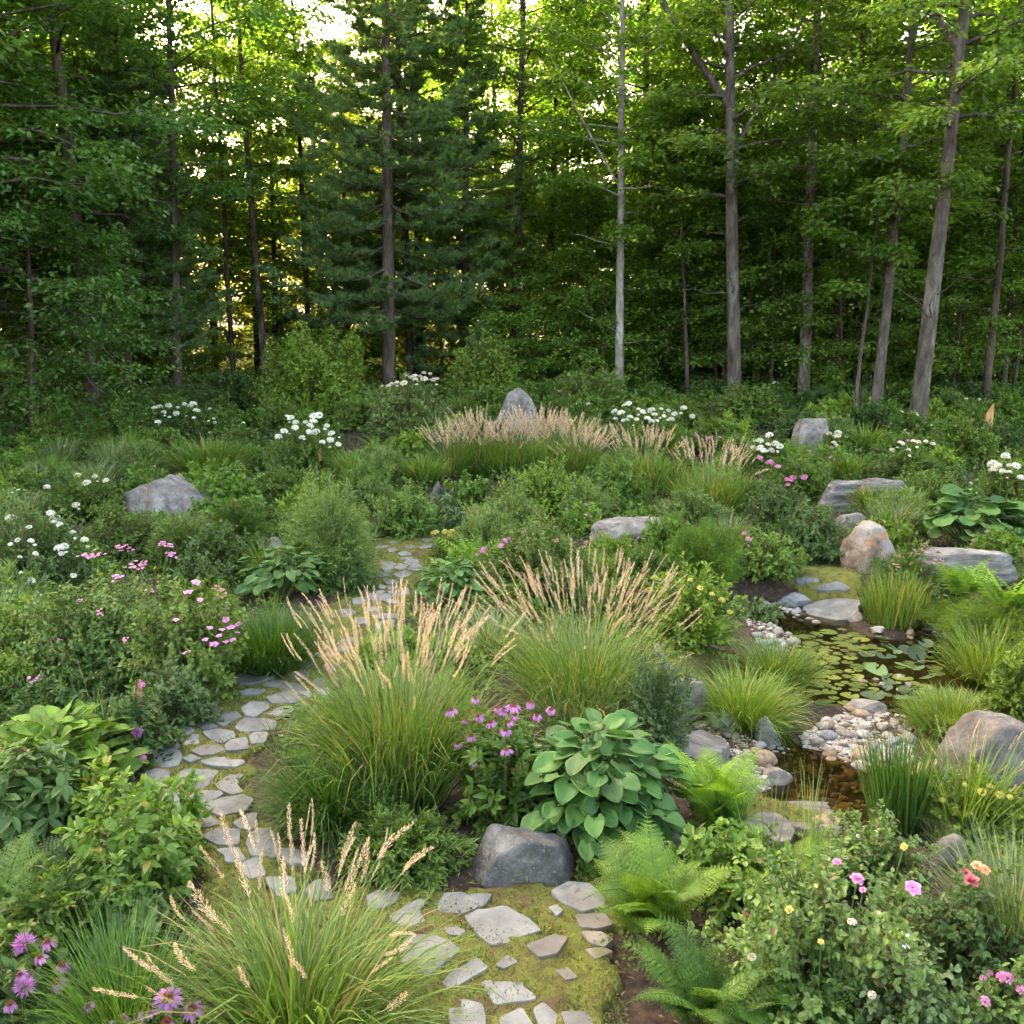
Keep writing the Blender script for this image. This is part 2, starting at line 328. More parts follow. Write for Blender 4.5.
def herb(root, seed, R, H, L, wr, cov, mat, stem='stem', tm='l8', up=.35, droop=.1, lump=.3, tilt=.5, per=16, lo=.02, clus=1, sr=.004, name='foliage'):
    rng = rng_(seed); area = 2 * math.pi * R * math.sqrt((R * R + H * H) / 2)
    n = int(np.clip(cov * area / (.5 * wr * L * L), 150, 26000)); ns = max(8, n // per)
    tip = dome(rng, ns, R, H, lump, lo); base = tip * np.array([.22, .22, 0]) ; mid = tip * np.array([.42, .42, .72])
    sid = rng.integers(0, ns, n); t = 1 - rng.random(n) ** 1.25 * .62
    P = bez(base[sid], mid[sid], tip[sid], t); tg = nrm(bez(base[sid], mid[sid], tip[sid], np.minimum(t + .03, 1.05)) - P)
    rad = rng.normal(size=(n, 3)); rad = nrm(rad - (rad * tg).sum(1, keepdims=True) * tg)
    out = nrm(P * np.array([1, 1, .5]) / np.array([R, R, H]) + 1e-6)
    D = nrm(tg * up + rad * .8 + out * .25 + np.array([0, 0, -droop])); Nn = nrm(np.array([0, 0, 1.]) + out * .4 + rng.normal(size=(n, 3)) * tilt)
    sv = rng.random(ns)[sid]; a = np.clip(.35 * sv + .5 * rng.random(n) + .15 * t, 0, 1)
    a = np.where(rng.random(n) < .012, 1., a * .93)
    m = M(); scat(m, tm, P, D, Nn, L * rng.uniform(.65, 1.2, n), L * wr * rng.uniform(.8, 1.15, n), a)
    m.build(name, FM[mat], root)
    s = M(); k = min(ns, 500); tt = np.linspace(0, 1, 5)[None].repeat(k, 0)
    C = bez(base[:k, None], mid[:k, None], tip[:k, None], tt); tubes3(s, C, sr, sr * .4, .5)
    s.build('stems', FM[stem], root)
    return tip
def blades(rng, n, R0, Lb, bend, w, spread=.5, K=6, jit=.35):
    az = rng.uniform(0, 2 * np.pi, n); r = R0 * np.sqrt(rng.random(n))
    b = np.stack([r * np.cos(az), r * np.sin(az), np.zeros(n)], 1)
    az2 = az + rng.normal(size=n) * .75
    th = spread * (r / R0) * rng.uniform(.5, 1.3, n) + np.abs(rng.normal(size=n)) * .08
    L = Lb * rng.uniform(1 - jit, 1.08, n); bd = bend * rng.gamma(2.6, .40, n).clip(.1, 2.6)
    s = np.linspace(0, 1, K); ang = th[:, None] + bd[:, None] * s[None] ** 1.8
    ds = L[:, None] / (K - 1); h = np.sin(ang) * ds; v = np.cos(ang) * ds
    hh = np.concatenate([np.zeros((n, 1)), np.cumsum(h[:, :-1], 1)], 1); vv = np.concatenate([np.zeros((n, 1)), np.cumsum(v[:, :-1], 1)], 1)
    C = b[:, None] + np.stack([hh * np.cos(az2)[:, None], hh * np.sin(az2)[:, None], vv], 2)
    tw = rng.normal(size=n) * .6; sd_ = np.stack([-np.sin(az2 + tw), np.cos(az2 + tw), rng.normal(size=n) * .25], 1)
    ww = w * (1 - s[None] ** 2.2) * rng.uniform(.7, 1.2, n)[:, None] * .5 + .0004
    return C, nrm(sd_), ww, ang, az2
def grass(root, seed, R0, Lb, bend, w, n, mat, spread=.6, lift=0, name='blades', K=6):
    rng = rng_(seed); C, sd_, ww, _, _ = blades(rng, n, R0, Lb, bend, w, spread, K)
    C[:, :, 2] = np.maximum(C[:, :, 2], .01)
    m = M(); ribbons(m, C, sd_, ww, np.where(rng.random(n) < .07, 1., rng.random(n) * .93)); o = m.build(name, FM[mat], root); return o
_heads = {}; _headsM = {}
def head_mesh(k, fine, mat='plume'):
    key = (k, fine, mat)
    if key in _heads: return _heads[key]
    rng = rng_(900 + k); n = 150 if fine else 60
    t = rng.random(n); r = .034 * np.sin(np.pi * (t ** 1.2 * .8 + .16)) ** .8 * rng.uniform(.15, 1, n) * (.7 + .4 * (k % 3))
    az = rng.uniform(0, 2 * np.pi, n); bend = .11 * (k % 4 - 1.2)
    P = np.stack([r * np.cos(az) + bend * t ** 2, r * np.sin(az), t], 1)
    D = nrm(np.stack([np.cos(az) * .35 + bend, np.sin(az) * .35, np.full(n, 1.)], 1)); Nn = nrm(np.stack([np.cos(az), np.sin(az), np.zeros(n)], 1) + rng.normal(size=(n, 3)) * .3)
    m = M(); scat(m, 'r4', P, D, Nn, (.062 if fine else .12) * rng.uniform(.6, 1.4, n), (.009 if fine else .022), rng.random(n))
    tube(m, [(0, 0, -.02), (bend * .25, 0, .5), (bend, 0, 1)], [.006, .004, .002], 3, .4)
    _headsM[key] = m; _heads[key] = m.mesh('seed_head', FM[mat]); return _heads[key]
def axisM(p, d, s, roll=0):
    q = Vector(d).to_track_quat('Z', 'Y'); return Matrix.Translation(Vector(p)) @ q.to_matrix().to_4x4() @ Matrix.Rotation(roll, 4, 'Z') @ Matrix.Diagonal((s[0], s[1], s[2], 1))
def plumes(root, seed, R0, H, n, hl, mat='plume', fine=True, spread=.28, bend=.25, hw=1.0, cap=98, smat='plume'):
    """culms rising out of a grass clump, each ending in a seed head"""
    rng = rng_(seed + 5); C, sd_, ww, ang, az = blades(rng, n, R0, H, bend, .0035, spread, 6, jit=.22)
    m = M(); ribbons(m, C, sd_, np.full_like(ww, .0011 if fine else .003), .3 + .3 * rng.random(n)); m.build('culms', FM['grassp'], root)
    if n > cap:   # beyond a hundred heads: the rest as one part
        ex = M()
        for i in range(cap, n):
            d = nrm(C[i, -1] - C[i, -2]); l = hl * rng.uniform(.6, 1.15); k = int(rng.integers(0, 8)); head_mesh(k, fine, mat); hm = _headsM[(k, fine, mat)]
            A = np.array(axisM(C[i, -1] - d * l * .35, d, (l * hw * .9, l * hw * .9, l), rng.uniform(0, 6)))
            o_ = ex.n
            for V, F, a, off in zip(hm.V, hm.F, hm.A, np.cumsum([0] + [len(v) for v in hm.V])): ex.add(V @ A[:3, :3].T + A[:3, 3], F - off, a)
        tag(ex.build('seed_heads', FM[mat], root), kind='stuff')
    for i in range(min(n, cap)):
        d = C[i, -1] - C[i, -2]; l = hl * rng.uniform(.7, 1.2)
        link('seed_head', head_mesh(int(rng.integers(0, 8)), fine, mat), root, axisM(C[i, -1] - nrm(d) * l * .35, d, (l * (w_ := hw * rng.uniform(.6, 1.25)), l * w_, l), rng.uniform(0, 6)))
def fern(root, seed, n, Lf, mat, spread=1.0, fine=True, pair=22, wid=.30, up=.55):
    rng = rng_(seed); m = M(); K = pair
    az = rng.uniform(0, 2 * np.pi, n); L = Lf * rng.uniform(.65, 1.1, n)
    th0 = rng.uniform(.15, up, n) * spread; bd = rng.uniform(.7, 1.5, n)
    s = np.linspace(0, 1, K); ang = th0[:, None] + bd[:, None] * s[None] ** 1.3; ds = L[:, None] / (K - 1)
    hh = np.cumsum(np.sin(ang) * ds, 1); vv = np.cumsum(np.cos(ang) * ds, 1)
    C = np.stack([hh * np.cos(az)[:, None], hh * np.sin(az)[:, None], vv], 2) + (rng.normal(size=(n, 3)) * [.05, .05, 0])[:, None]
    C[:, :, 2] = np.maximum(C[:, :, 2], .02)
    tubes3(m, C, .0030, .0012, .35)
    tg = nrm(np.gradient(C, axis=1)); side = np.stack([-np.sin(az), np.cos(az), rng.normal(size=n) * .3], 1); side = nrm(side)[:, None].repeat(K, 1); nn = nrm(np.cross(side, tg)); nn = np.where(nn[..., 2:3] < 0, -nn, nn)
    prof = np.sin(np.pi * np.clip(s * .80 + .22, 0, 1)) ** .8 * (1 - s * .25)
    a = rng.random(n)
    for sg in (-1, 1):
        i0 = 3
        P = C[:, i0:].reshape(-1, 3); D = nrm(side * sg + tg * .42 - nn * .12)[:, i0:].reshape(-1, 3); Nn = nn[:, i0:].reshape(-1, 3)
        pl = (L[:, None] * wid * prof[None])[:, i0:].ravel() * rng.uniform(.9, 1.08, P.shape[0]); av = np.repeat(a, K - i0) * .55 + .4 * rng.random(len(P))
        if not fine: scat(m, 'r4', P, D, Nn, pl, pl * .22 + .004, av); continue
        X = nrm(np.cross(D, Nn)); Q = 7
        for q in range(Q):
            f = (q + .5) / Q; pp = P + D * (pl * f)[:, None]; ln = pl * .25 * (1 - f * .72)
            for s2 in (-1, 1):
                scat(m, 'r4', pp, nrm(X * s2 + D * .6 - Nn * .1), Nn + rng.normal(size=Nn.shape) * .12, ln, ln * .80, av)
        scat(m, 'r4', P + D * (pl * .85)[:, None], D, Nn, pl * .17, pl * .06, av)
    m.build('fronds', FM[mat], root)
def hosta_leaf(ny=10, nx=9, round_=False):
    V = []; F = []
    ys = np.linspace(0, 1, ny)
    for y in ys:
        w = .54 * math.sin(math.pi * min(1, y * .80 + .19)) ** .85 if not round_ else .60 * math.sin(math.pi * min(1, y * .9 + .08)) ** .5
        if y == 1: w = .0
        for i in range(nx):
            u = -1 + 2 * i / (nx - 1)
            back = .14 * (abs(u) ** 1.5) * (1 - y) ** 2
            z = .13 * abs(u) ** 1.3 - .34 * y * y + .024 * (1 if i % 2 else -1) + .03 * math.sin(y * 9 + u * 3)
            V.append((u * w, y - back, z))
    for r in range(ny - 1):
        for i in range(nx - 1): F.append((r * nx + i, r * nx + i + 1, (r + 1) * nx + i + 1, (r + 1) * nx + i))
    return np.array(V), np.array(F)
HL = hosta_leaf(); HR = hosta_leaf(8, 9, True)
def hosta(root, seed, n, R, H, L, wr, mat, tm=None, layers=(.15, 1.25), lump=0, flat=0.0):
    """mound of big leaves on arching petioles"""
    rng = rng_(seed); tm = HL if tm is None else tm
    i = np.arange(n); f = (i + .5) / n; az = i * 2.39996 + rng.normal(size=n) * .25
    th = layers[0] + (layers[1] - layers[0]) * f ** .75; u = rng.uniform(.62, 1.12, n)
    P = np.stack([R * .72 * np.sin(th) * np.cos(az) * u, R * .72 * np.sin(th) * np.sin(az) * u, H * np.cos(th) ** .8 * .92 * u + .04], 1)
    o = np.stack([np.cos(az), np.sin(az), np.zeros(n)], 1)
    D = nrm(o + np.array([0, 0, 1.]) * (.35 - .55 * f[:, None] - flat) + rng.normal(size=(n, 3)) * .22); Nn = nrm(np.array([0, 0, 1.]) + o * (.2 + .4 * f[:, None]) + rng.normal(size=(n, 3)) * .26)
    m = M(); l = L * rng.uniform(.72, 1.12, n); scat(m, tm, P - D * l[:, None] * .25, D, Nn, l, l * wr, rng.random(n))
    m.build('leaves', FM[mat], root, smooth=True)
    s = M(); t = np.linspace(0, 1, 5)[None].repeat(n, 0); b = P * [.12, .12, 0]; mid = P * [.4, .4, .8]
    tubes3(s, bez(b[:, None], mid[:, None], (P - D * l[:, None] * .22)[:, None], t), .0055 * L / .2, .004 * L / .2, .5, k=4); s.build('petioles', FM['stem'], root)

# ------------------------------------------------------------------ flower heads
_fl = {}
def petals(m, n, L, W, elev, r0=0., z=0, rng=None, mi=0, tm='l8', a=None, j=.1):
    az = np.arange(n) / n * 2 * np.pi + (rng.normal(size=n) * .08); o = np.stack([np.cos(az), np.sin(az), np.zeros(n)], 1)
    e = elev + rng.normal(size=n) * j; D = o * np.cos(e)[:, None] + np.array([0, 0, 1.]) * np.sin(e)[:, None]
    scat(m, tm, o * r0 + [0, 0, z], D, np.cross(np.cross(D, [0, 0, 1.]), D) + o * .001, L * rng.uniform(.85, 1.1, n), W, rng.random(n) if a is None else a, mi)
def ball(m, n, r, L, W, rng, flat=1., mi=0, tm='r4', lo=-.3, z=0, out=1.):
    v = nrm(rng.normal(size=(n * 3, 3))); v = v[v[:, 2] > lo][:n]; P = v * r * [1, 1, flat] + [0, 0, z]
    t = nrm(np.cross(v, rng.normal(size=v.shape))); D = nrm(v * out + t * (1 - out))
    scat(m, tm, P, D, t if out > .6 else v, L * rng.uniform(.7, 1.2, len(P)), W, rng.random(len(P)), mi)
def flower_mesh(kind, k=0):
    key = (kind, k)
    if key in _fl: return _fl[key]
    rng = rng_(hash(kind) % 1 + sum(map(ord, kind)) + k * 7); m = M(); sub = None; mats = []
    if kind in ('cone', 'conepale'):
        mats = [FM['mauve'] if kind == 'cone' else FM['palep']]; petals(m, 15, .036, .012, -.45 - .25 * (k % 3), .010, 0, rng)
        c = M(); ball(c, 90, .012, .007, .0035, rng, .75, 0, 'r4', -.1, .001); ball(c, 60, .009, .006, .006, rng, .75, 0, 'r4', -.1, .001, out=.3); sub = ('flower_cone', c.mesh('flower_cone', FM['cone']))
    elif kind == 'mon': mats = [FM['mauve']]; ball(m, 130, .008, .024, .004, rng, .9, 0, 'r4', -.5)
    elif kind in ('white', 'creamf', 'pinkc', 'umb'):
        mats = [{'white': FM['white'], 'creamf': FM['cream'], 'pinkc': FM['pink'], 'umb': FM['umbel']}[kind]]
        ball(m, 110, .030, .014, .013, rng, .62, 0, 'r4', -.15, out=.35); ball(m, 40, .030, .010, .009, rng, .62, 0, 'r4', -.1, out=.75)
    elif kind in ('rose', 'roser', 'rosep', 'rosey'):
        mats = [{'rose': FM['pink'], 'roser': FM['red'], 'rosep': FM['peach'], 'rosey': FM['yellow']}[kind]]
        for n, L, e in ((6, .026, .25), (6, .022, .75), (5, .018, 1.1), (4, .013, 1.35)): petals(m, n, L, L * 1.15, e, .003, 0, rng, j=.18)
    elif kind in ('phlox', 'dusk'):
        mats = [FM['pink'] if kind == 'phlox' else FM['dusky']]
        for q in range(7 + k):
            mm = M(); petals(mm, 5, .014, .013, .15, .001, 0, rng); c = rng.normal(size=3) * [.022, .022, .010]
            m.add(mm.V[0] + c, mm.F[0], mm.A[0])
    elif kind == 'five': mats = [FM['pink']]; petals(m, 5, .026, .024, .3, .002, 0, rng); petals(m, 5, .010, .006, .9, .001, 0, rng)
    elif kind == 'daisy':
        mats = [FM['white']]; petals(m, 18, .030, .010, .12, .010, 0, rng)
        c = M(); ball(c, 120, .011, .004, .004, rng, .5, 0, 'r4', -.1); ball(c, 80, .010, .006, .006, rng, .5, 0, 'r4', -.1, out=.3); sub = ('flower_disc', c.mesh('flower_disc', FM['yellow']))
    elif kind in ('spike', 'spikeb', 'spiket', 'spikew'):
        mats = [FM[{'spike': 'purp', 'spikeb': 'dusky', 'spiket': 'plumed', 'spikew': 'grassp'}[kind]]]
        n = 420; t = rng.random(n) ** 1.1; az = rng.uniform(0, 6.28, n); r = .085 * (1 - t) ** .7 * rng.uniform(.5, 1, n) + .006
        P = np.stack([r * np.cos(az), r * np.sin(az), t], 1); D = nrm(np.stack([np.cos(az), np.sin(az), .5 + 0 * az], 1))
        scat(m, 'r4', P, D, np.array([0, 0, 1.]) + 0 * P, .050 * rng.uniform(.6, 1.2, n), .034, rng.random(n)); tube(m, [(0, 0, 0), (0, 0, .5), (0, 0, 1)], [.02, .014, .004], 4, .2)
    elif kind == 'bud': mats = [FM['yellow']]; petals(m, 5, .018, .014, 1.1, .002, 0, rng)
    me = m.mesh('flower_head', mats); _fl[key] = (me, sub); return _fl[key]
def add_flower(root, kind, k, p, d, s, roll=0, name='flower_head'):
    me, sub = flower_mesh(kind, k); o = link(name, me, root, axisM(p, d, (s, s, s) if np.isscalar(s) else s, roll))
    if sub: link(sub[0], sub[1], o)
    return o
def surfY(f, base, RH):
    R, Hh = RH
    for k in range(26):
        Y_ = base[1] - R + k * R * .07; p = atY(f[0], f[1], Y_); e = ((p[0] - base[0]) / R) ** 2 + ((Y_ - base[1]) / R) ** 2 + (max(p[2] - base[2], 0) / Hh) ** 2
        if e < 1.3: return Y_
    return base[1]
def flowers(root, seed, fl, base, Y=None, dflt='white', size=1., up=.8, stalk=True, tw=.0022):
    """fl: list of (px,py[,size_px]) for the heads; each gets a stalk from the plant's base"""
    rng = rng_(seed + 77); m = M()
    if base[1] > 9:
        fl = [(f[0] + rng.normal() * .8, f[1] + rng.normal() * .8, (f[2] if len(f) > 2 else 6.5) * rng.uniform(.75, 1.2)) for f in fl]
        fl += [(f[0] + rng.normal() * 4, f[1] + rng.uniform(0, 7), f[2] * rng.uniform(.35, .65)) for f in fl[::2]]
    RH = (root['R_'], root['H_']) if 'R_' in root.keys() else None
    for i, f in enumerate(fl):
        Yp = (surfY(f, base, RH) + rng.uniform(-.04, .04)) if RH else (Y or base[1]) + rng.uniform(-.12, .12) * (1 if base[1] < 8 else 2)
        p = atY(f[0], f[1], Yp); D = depth(p); zg = T(p[0], p[1]);
        if p[2] < zg + .05: p[2] = zg + .05
        nat = {'white': .084, 'creamf': .084, 'pinkc': .084, 'umb': .084, 'cone': .085, 'conepale': .085, 'mon': .06, 'rose': .052, 'roser': .052, 'rosep': .052, 'rosey': .052, 'phlox': .095, 'dusk': .095,
               'five': .055, 'daisy': .08, 'bud': .03}.get(dflt, .1)
        s = (f[2] * 1.15 * rng.uniform(.75, 1.15) * D / FPX / nat) if len(f) > 2 else size
        q = p - np.array(base); b = q * [.45, .45, 0] + [0, 0, .02]; b[2] = 0
        vd = nrm(np.array([0, -1, .25]) * (1 - up) + np.array([0, 0, 1]) * up + rng.normal(size=3) * .15)
        add_flower(root, dflt, int(rng.integers(0, 3)), q, vd, s, rng.uniform(0, 6))
        if stalk: tube(m, [b, b * .4 + q * .6 * [1, 1, .9], q], [tw, tw, tw * .8], 4, .5)
    if stalk and fl: m.build('flower_stalks', FM['stem'], root)
def spikes(root, seed, sp, base, kind='spike', w=None):
    rng = rng_(seed + 31); m = M()
    for f in sp:   # px, py_top, py_bottom of the spike, width px
        Yp = base[1] + rng.uniform(-.05, .05); a = atY(f[0], f[1], Yp); b = atY(f[0] + rng.uniform(-2, 2), f[2], Yp); h = a[2] - b[2]; D = depth(a)
        wd = f[3] * D / FPX / .26; q = b - np.array(base)
        add_flower(root, kind, 0, q, (a[0] - b[0], 0, h), (wd, wd, h), rng.uniform(0, 6), 'flower_spike')
        tube(m, [(q[0] * .7, q[1] * .7, 0), (q[0] * .9, q[1], q[2] * .5), q], [.004, .0035, .003], 4, .3)
    m.build('flower_stalks', FM['stem'], root)

# ------------------------------------------------------------------ rocks
_ico = {}
def ico(sub):
    if sub in _ico: return _ico[sub]
    import bmesh
    bm = bmesh.new(); bmesh.ops.create_icosphere(bm, subdivisions=sub, radius=1); bm.verts.ensure_lookup_table()
    V = np.array([v.co[:] for v in bm.verts]); F = np.array([[v.index for v in f.verts] for f in bm.faces]); bm.free(); _ico[sub] = (V, F); return V, F
def rock_geo(seed, dims, sub=5, nplanes=14, cut=(.62, .95), amp=.05, flat=None, layers=0, pts=None, soft=.012):
    rng = rng_(seed); V, F = ico(sub); d = nrm(V)
    pn = nrm(rng.normal(size=(nplanes, 3)) * [1, 1, .8]); pd = rng.uniform(cut[0], cut[1], nplanes)
    if flat: pn = np.vstack([pn, [[0, 0, 1.]]]); pd = np.append(pd, flat)
    if pts is not None: pn = np.vstack([pn, nrm(np.array([p[:3] for p in pts], float))]); pd = np.append(pd, [p[3] for p in pts])
    c = d @ pn.T; r = np.where(c > .05, pd[None] / np.maximum(c, .05), 9.); r = np.minimum(r, 1.15)
    r0 = r.min(1, keepdims=True); r = r0[:, 0] - soft * np.log(np.exp(-(r - r0) / soft).sum(1))
    P = d * r[:, None]; P = P * (1 + amp * 1.2 * fbm(P * 1.6 + seed, 5, seed)[:, None]) * (1 + amp * .55 * fbm(P * 6 + seed, 4, seed + 9)[:, None])
    P /= np.abs(P).max(0)
    P = P * np.array(dims) / 2
    if layers:
        z = P[:, 2] / dims[2] * layers + .35 * fbm(P * 1.5, 2, seed); k = np.floor(z); f = z - k; off = (_h(k.astype(int), k.astype(int) * 0, k.astype(int) * 0, seed) - .5) * .09
        notch = -.045 * np.exp(-((f - .5) * 2 / .93) ** 2 * 0 - (np.minimum(f, 1 - f) / .07) ** 2)
        P[:, :2] *= (1 + off + notch + .02 * fbm(P * 9, 3, seed))[:, None]
    return P, F
def rock(name, label, cat, p, dims, mat, seed, rz=0, sink=.35, sub=5, group=None, tiltx=0, **k):
    P, F = rock_geo(seed, dims, sub, **k); m = M(); m.add(P, F); o = m.build(name, SM[mat], smooth=True)
    o.location = (p[0], p[1], p[2] + dims[2] * (.5 - sink)); o.rotation_euler = (tiltx, 0, rz); return tag(o, label, cat, group)
def planefit(w):
    w = np.asarray(w); A = np.c_[w - w.mean(0), np.ones(len(w))]; s = np.linalg.lstsq(A, terrain(w[:, 0], w[:, 1]), rcond=None)[0]; return s
def slab(name, poly, label, cat, group, mat, th=.05, lift=.022, seed=0, rough=.012, gcl=False, zmin=None, fit=False):
    """a flat stone with an irregular outline; poly world xy"""
    rng = rng_(seed); poly = np.asarray(poly, float)
    a = 0.5 * np.sum(poly[:, 0] * np.roll(poly[:, 1], -1) - np.roll(poly[:, 0], -1) * poly[:, 1])
    if a < 0: poly = poly[::-1]
    pts = []
    n = len(poly)
    for i in range(n):
        A, B, C = poly[i - 1], poly[i], poly[(i + 1) % n]; r = .14
        pts.append(B + (A - B) * r); pts.append(B + ((A - B) + (C - B)) * r * .28); pts.append(B + (C - B) * r)
        L = np.linalg.norm(C - B)
        for q in np.linspace(r, 1 - r, max(2, int(L / .05)))[1:-1]: pts.append(B + (C - B) * q + rng.normal(size=2) * rough * .5)
    pts = np.array(pts); c = pts.mean(0); k = len(pts); V = []; rings = [(1.0, -th), (1.0, -.006), (.975, 0), (.6, .001), (.25, .002)]
    for s, z in rings: V.append(np.column_stack([(c + (pts - c) * s), np.full(k, z)]))
    V = np.concatenate(V + [np.array([[*c, .002]])]); zz = terrain(c[0], c[1]); 
    gx = (terrain(c[0] + .1, c[1]) - terrain(c[0] - .1, c[1])) / .2; gy = (terrain(c[0], c[1] + .1) - terrain(c[0], c[1] - .1)) / .2
    if fit: gx, gy, zz = planefit(poly)
    gx, gy = (np.clip([gx, gy], -.12, .12) if gcl else (gx, gy)); zz = max(float(zz), zmin) if zmin is not None else zz
    V[:, 2] += zz + float(und(np.array([c[0]]), np.array([c[1]]))[0]) + lift + (V[:, 0] - c[0]) * gx + (V[:, 1] - c[1]) * gy + rng.uniform(-.004, .006) + .004 * fbm(V * 5, 3, seed)
    off = np.array([c[0], c[1], float(zz)]); V = V - off
    F = []; j = np.arange(k); j2 = (j + 1) % k
    for r in range(len(rings) - 1): F.append(np.stack([r * k + j, r * k + j2, (r + 1) * k + j2, (r + 1) * k + j], 1))
    m = M(); m.add(V, np.concatenate(F)); T_ = np.stack([(len(rings) - 1) * k + j, (len(rings) - 1) * k + j2, np.full(k, len(V) - 1)], 1)
    m.F.append(T_); m.A.append(np.full(k, .5)); m.Mi.append(np.zeros(k, np.int32))
    o = m.build(name, SM[mat]); o.location = off; return tag(o, label, cat, group)

# ------------------------------------------------------------------ trees
def trunk_curve(rng, p0, p1, H, wob=.12):
    """p0 base, p1 a second point the axis passes through, up to height H"""
    p0 = np.array(p0); d = np.array(p1) - p0; d = d / d[2]; t = np.linspace(0, 1, 14); P = p0 + d * (t * H)[:, None]
    w = np.cumsum(rng.normal(size=(14, 2)) * wob * .5, 0); w -= w[0]; w *= .5; P[:, :2] += w * (t[:, None] ** .7); return P
def tree_geo(seed, H, r0, z0, Rm, nl=44, leafL=.17, wr=.62, nb=14, ns=30, p1=(0, 0, 10), mat='tree', prof=None, elev=(.15, .8), fork=None, tm='r4', barkk=8, droop=.25, dead=4):
    """returns (trunk collector, crown collector)"""
    rng = rng_(seed); tr = M(); cr = M(); A = trunk_curve(rng, (0, 0, 0), p1, H); zs = A[:, 2]
    rad = r0 * (1 - .78 * (zs / H)) + .01; rad[0] *= 1.15
    k0 = A.copy(); k0[0, 2] -= .5; tube(tr, k0, rad, barkk)
    def ax(z): return np.array([np.interp(z, zs, A[:, 0]), np.interp(z, zs, A[:, 1]), z])
    ga = rng.uniform(0, 6)
    Ps = []; Ds = []; Vs = []
    for i in range(nl):
        f = (i + rng.random()) / nl; z = z0 + (H - z0) * f ** .9; az = ga + i * 2.4 + rng.normal() * .3
        pr = (math.sin(math.pi * min(1, f * .75 + .22)) ** .8 if prof is None else prof(f)); l = Rm * pr * rng.uniform(.7, 1.15)
        e = elev[0] + (elev[1] - elev[0]) * f + rng.normal() * .1
        d = np.array([math.cos(az) * math.cos(e), math.sin(az) * math.cos(e), math.sin(e)]); b = ax(z)
        t = np.linspace(0, 1, 6); C = b + d * (l * t)[:, None] + np.array([0, 0, -droop]) * (l * t ** 2 * .6)[:, None] + rng.normal(size=(6, 3)) * .04 * l * t[:, None]
        rl = max(.012, r0 * .30 * (1 - f * .7)) ; tube(tr, C, np.linspace(rl, .008, 6), 4)
        tb = np.clip(.22 + .8 * rng.random(nb) ** .8, 0, 1); j = tb * 5; a = np.floor(j).astype(int).clip(0, 4); P0 = C[a] + (C[a + 1] - C[a]) * (j - a)[:, None]
        ba = az + rng.choice([-1, 1], nb) * rng.uniform(.3, 1.3, nb); be = e * .3 + rng.normal(size=nb) * .22
        bd = np.stack([np.cos(ba) * np.cos(be), np.sin(ba) * np.cos(be), np.sin(be)], 1); bl = l * .42 * rng.uniform(.5, 1.2, nb) * (1 - tb * .35) + .25
        u = rng.random((nb, ns)); 
        Q = P0[:, None] + bd[:, None] * (bl[:, None] * u)[..., None]
        sdv = np.stack([-bd[:, 1], bd[:, 0], np.zeros(nb)], 1)[:, None]; lat = rng.normal(size=(nb, ns)) * .17 * (1 + bl[:, None] * .25)
        Q = Q + sdv * lat[..., None]; Q[..., 2] += rng.normal(size=(nb, ns)) * .07 - .1 * np.abs(lat) - .12 * u ** 2
        Dn = bd[:, None] * .6 + sdv * np.sign(lat)[..., None] * .8 + rng.normal(size=(nb, ns, 3)) * .35 + [0, 0, -.25]
        Ps.append(Q.reshape(-1, 3)); Ds.append(Dn.reshape(-1, 3)); Vs.append(np.repeat(rng.random(nb) * .5, ns) + rng.random(nb * ns) * .5)
    for i in range(dead):
        z = z0 * rng.uniform(.35, .98); az = rng.uniform(0, 6.28); l = rng.uniform(.5, 1.8); d = np.array([math.cos(az), math.sin(az), rng.uniform(-.2, .6)]); t = np.linspace(0, 1, 5)
        tube(tr, ax(z) + d * (l * t)[:, None] + rng.normal(size=(5, 3)) * .06 * t[:, None], np.linspace(.022, .005, 5), 4)
    if fork:
        for (zf, az, ee, ln, rr) in fork:
            d = np.array([math.cos(az) * math.cos(ee), math.sin(az) * math.cos(ee), math.sin(ee)]); t = np.linspace(0, 1, 8)
            C = ax(zf) + d * (ln * t)[:, None] + np.array([0, 0, .35]) * (ln * t ** 2)[:, None] * .3; tube(tr, C, np.linspace(rr, rr * .35, 8), 6)
    P = np.concatenate(Ps); D = np.concatenate(Ds); V = np.concatenate(Vs); n = len(P)
    scat(cr, tm, P, D, np.array([0, 0, 1.]) + rng.normal(size=(n, 3)) * .38, leafL * rng.uniform(.6, 1.2, n), leafL * wr, V)
    return tr, cr
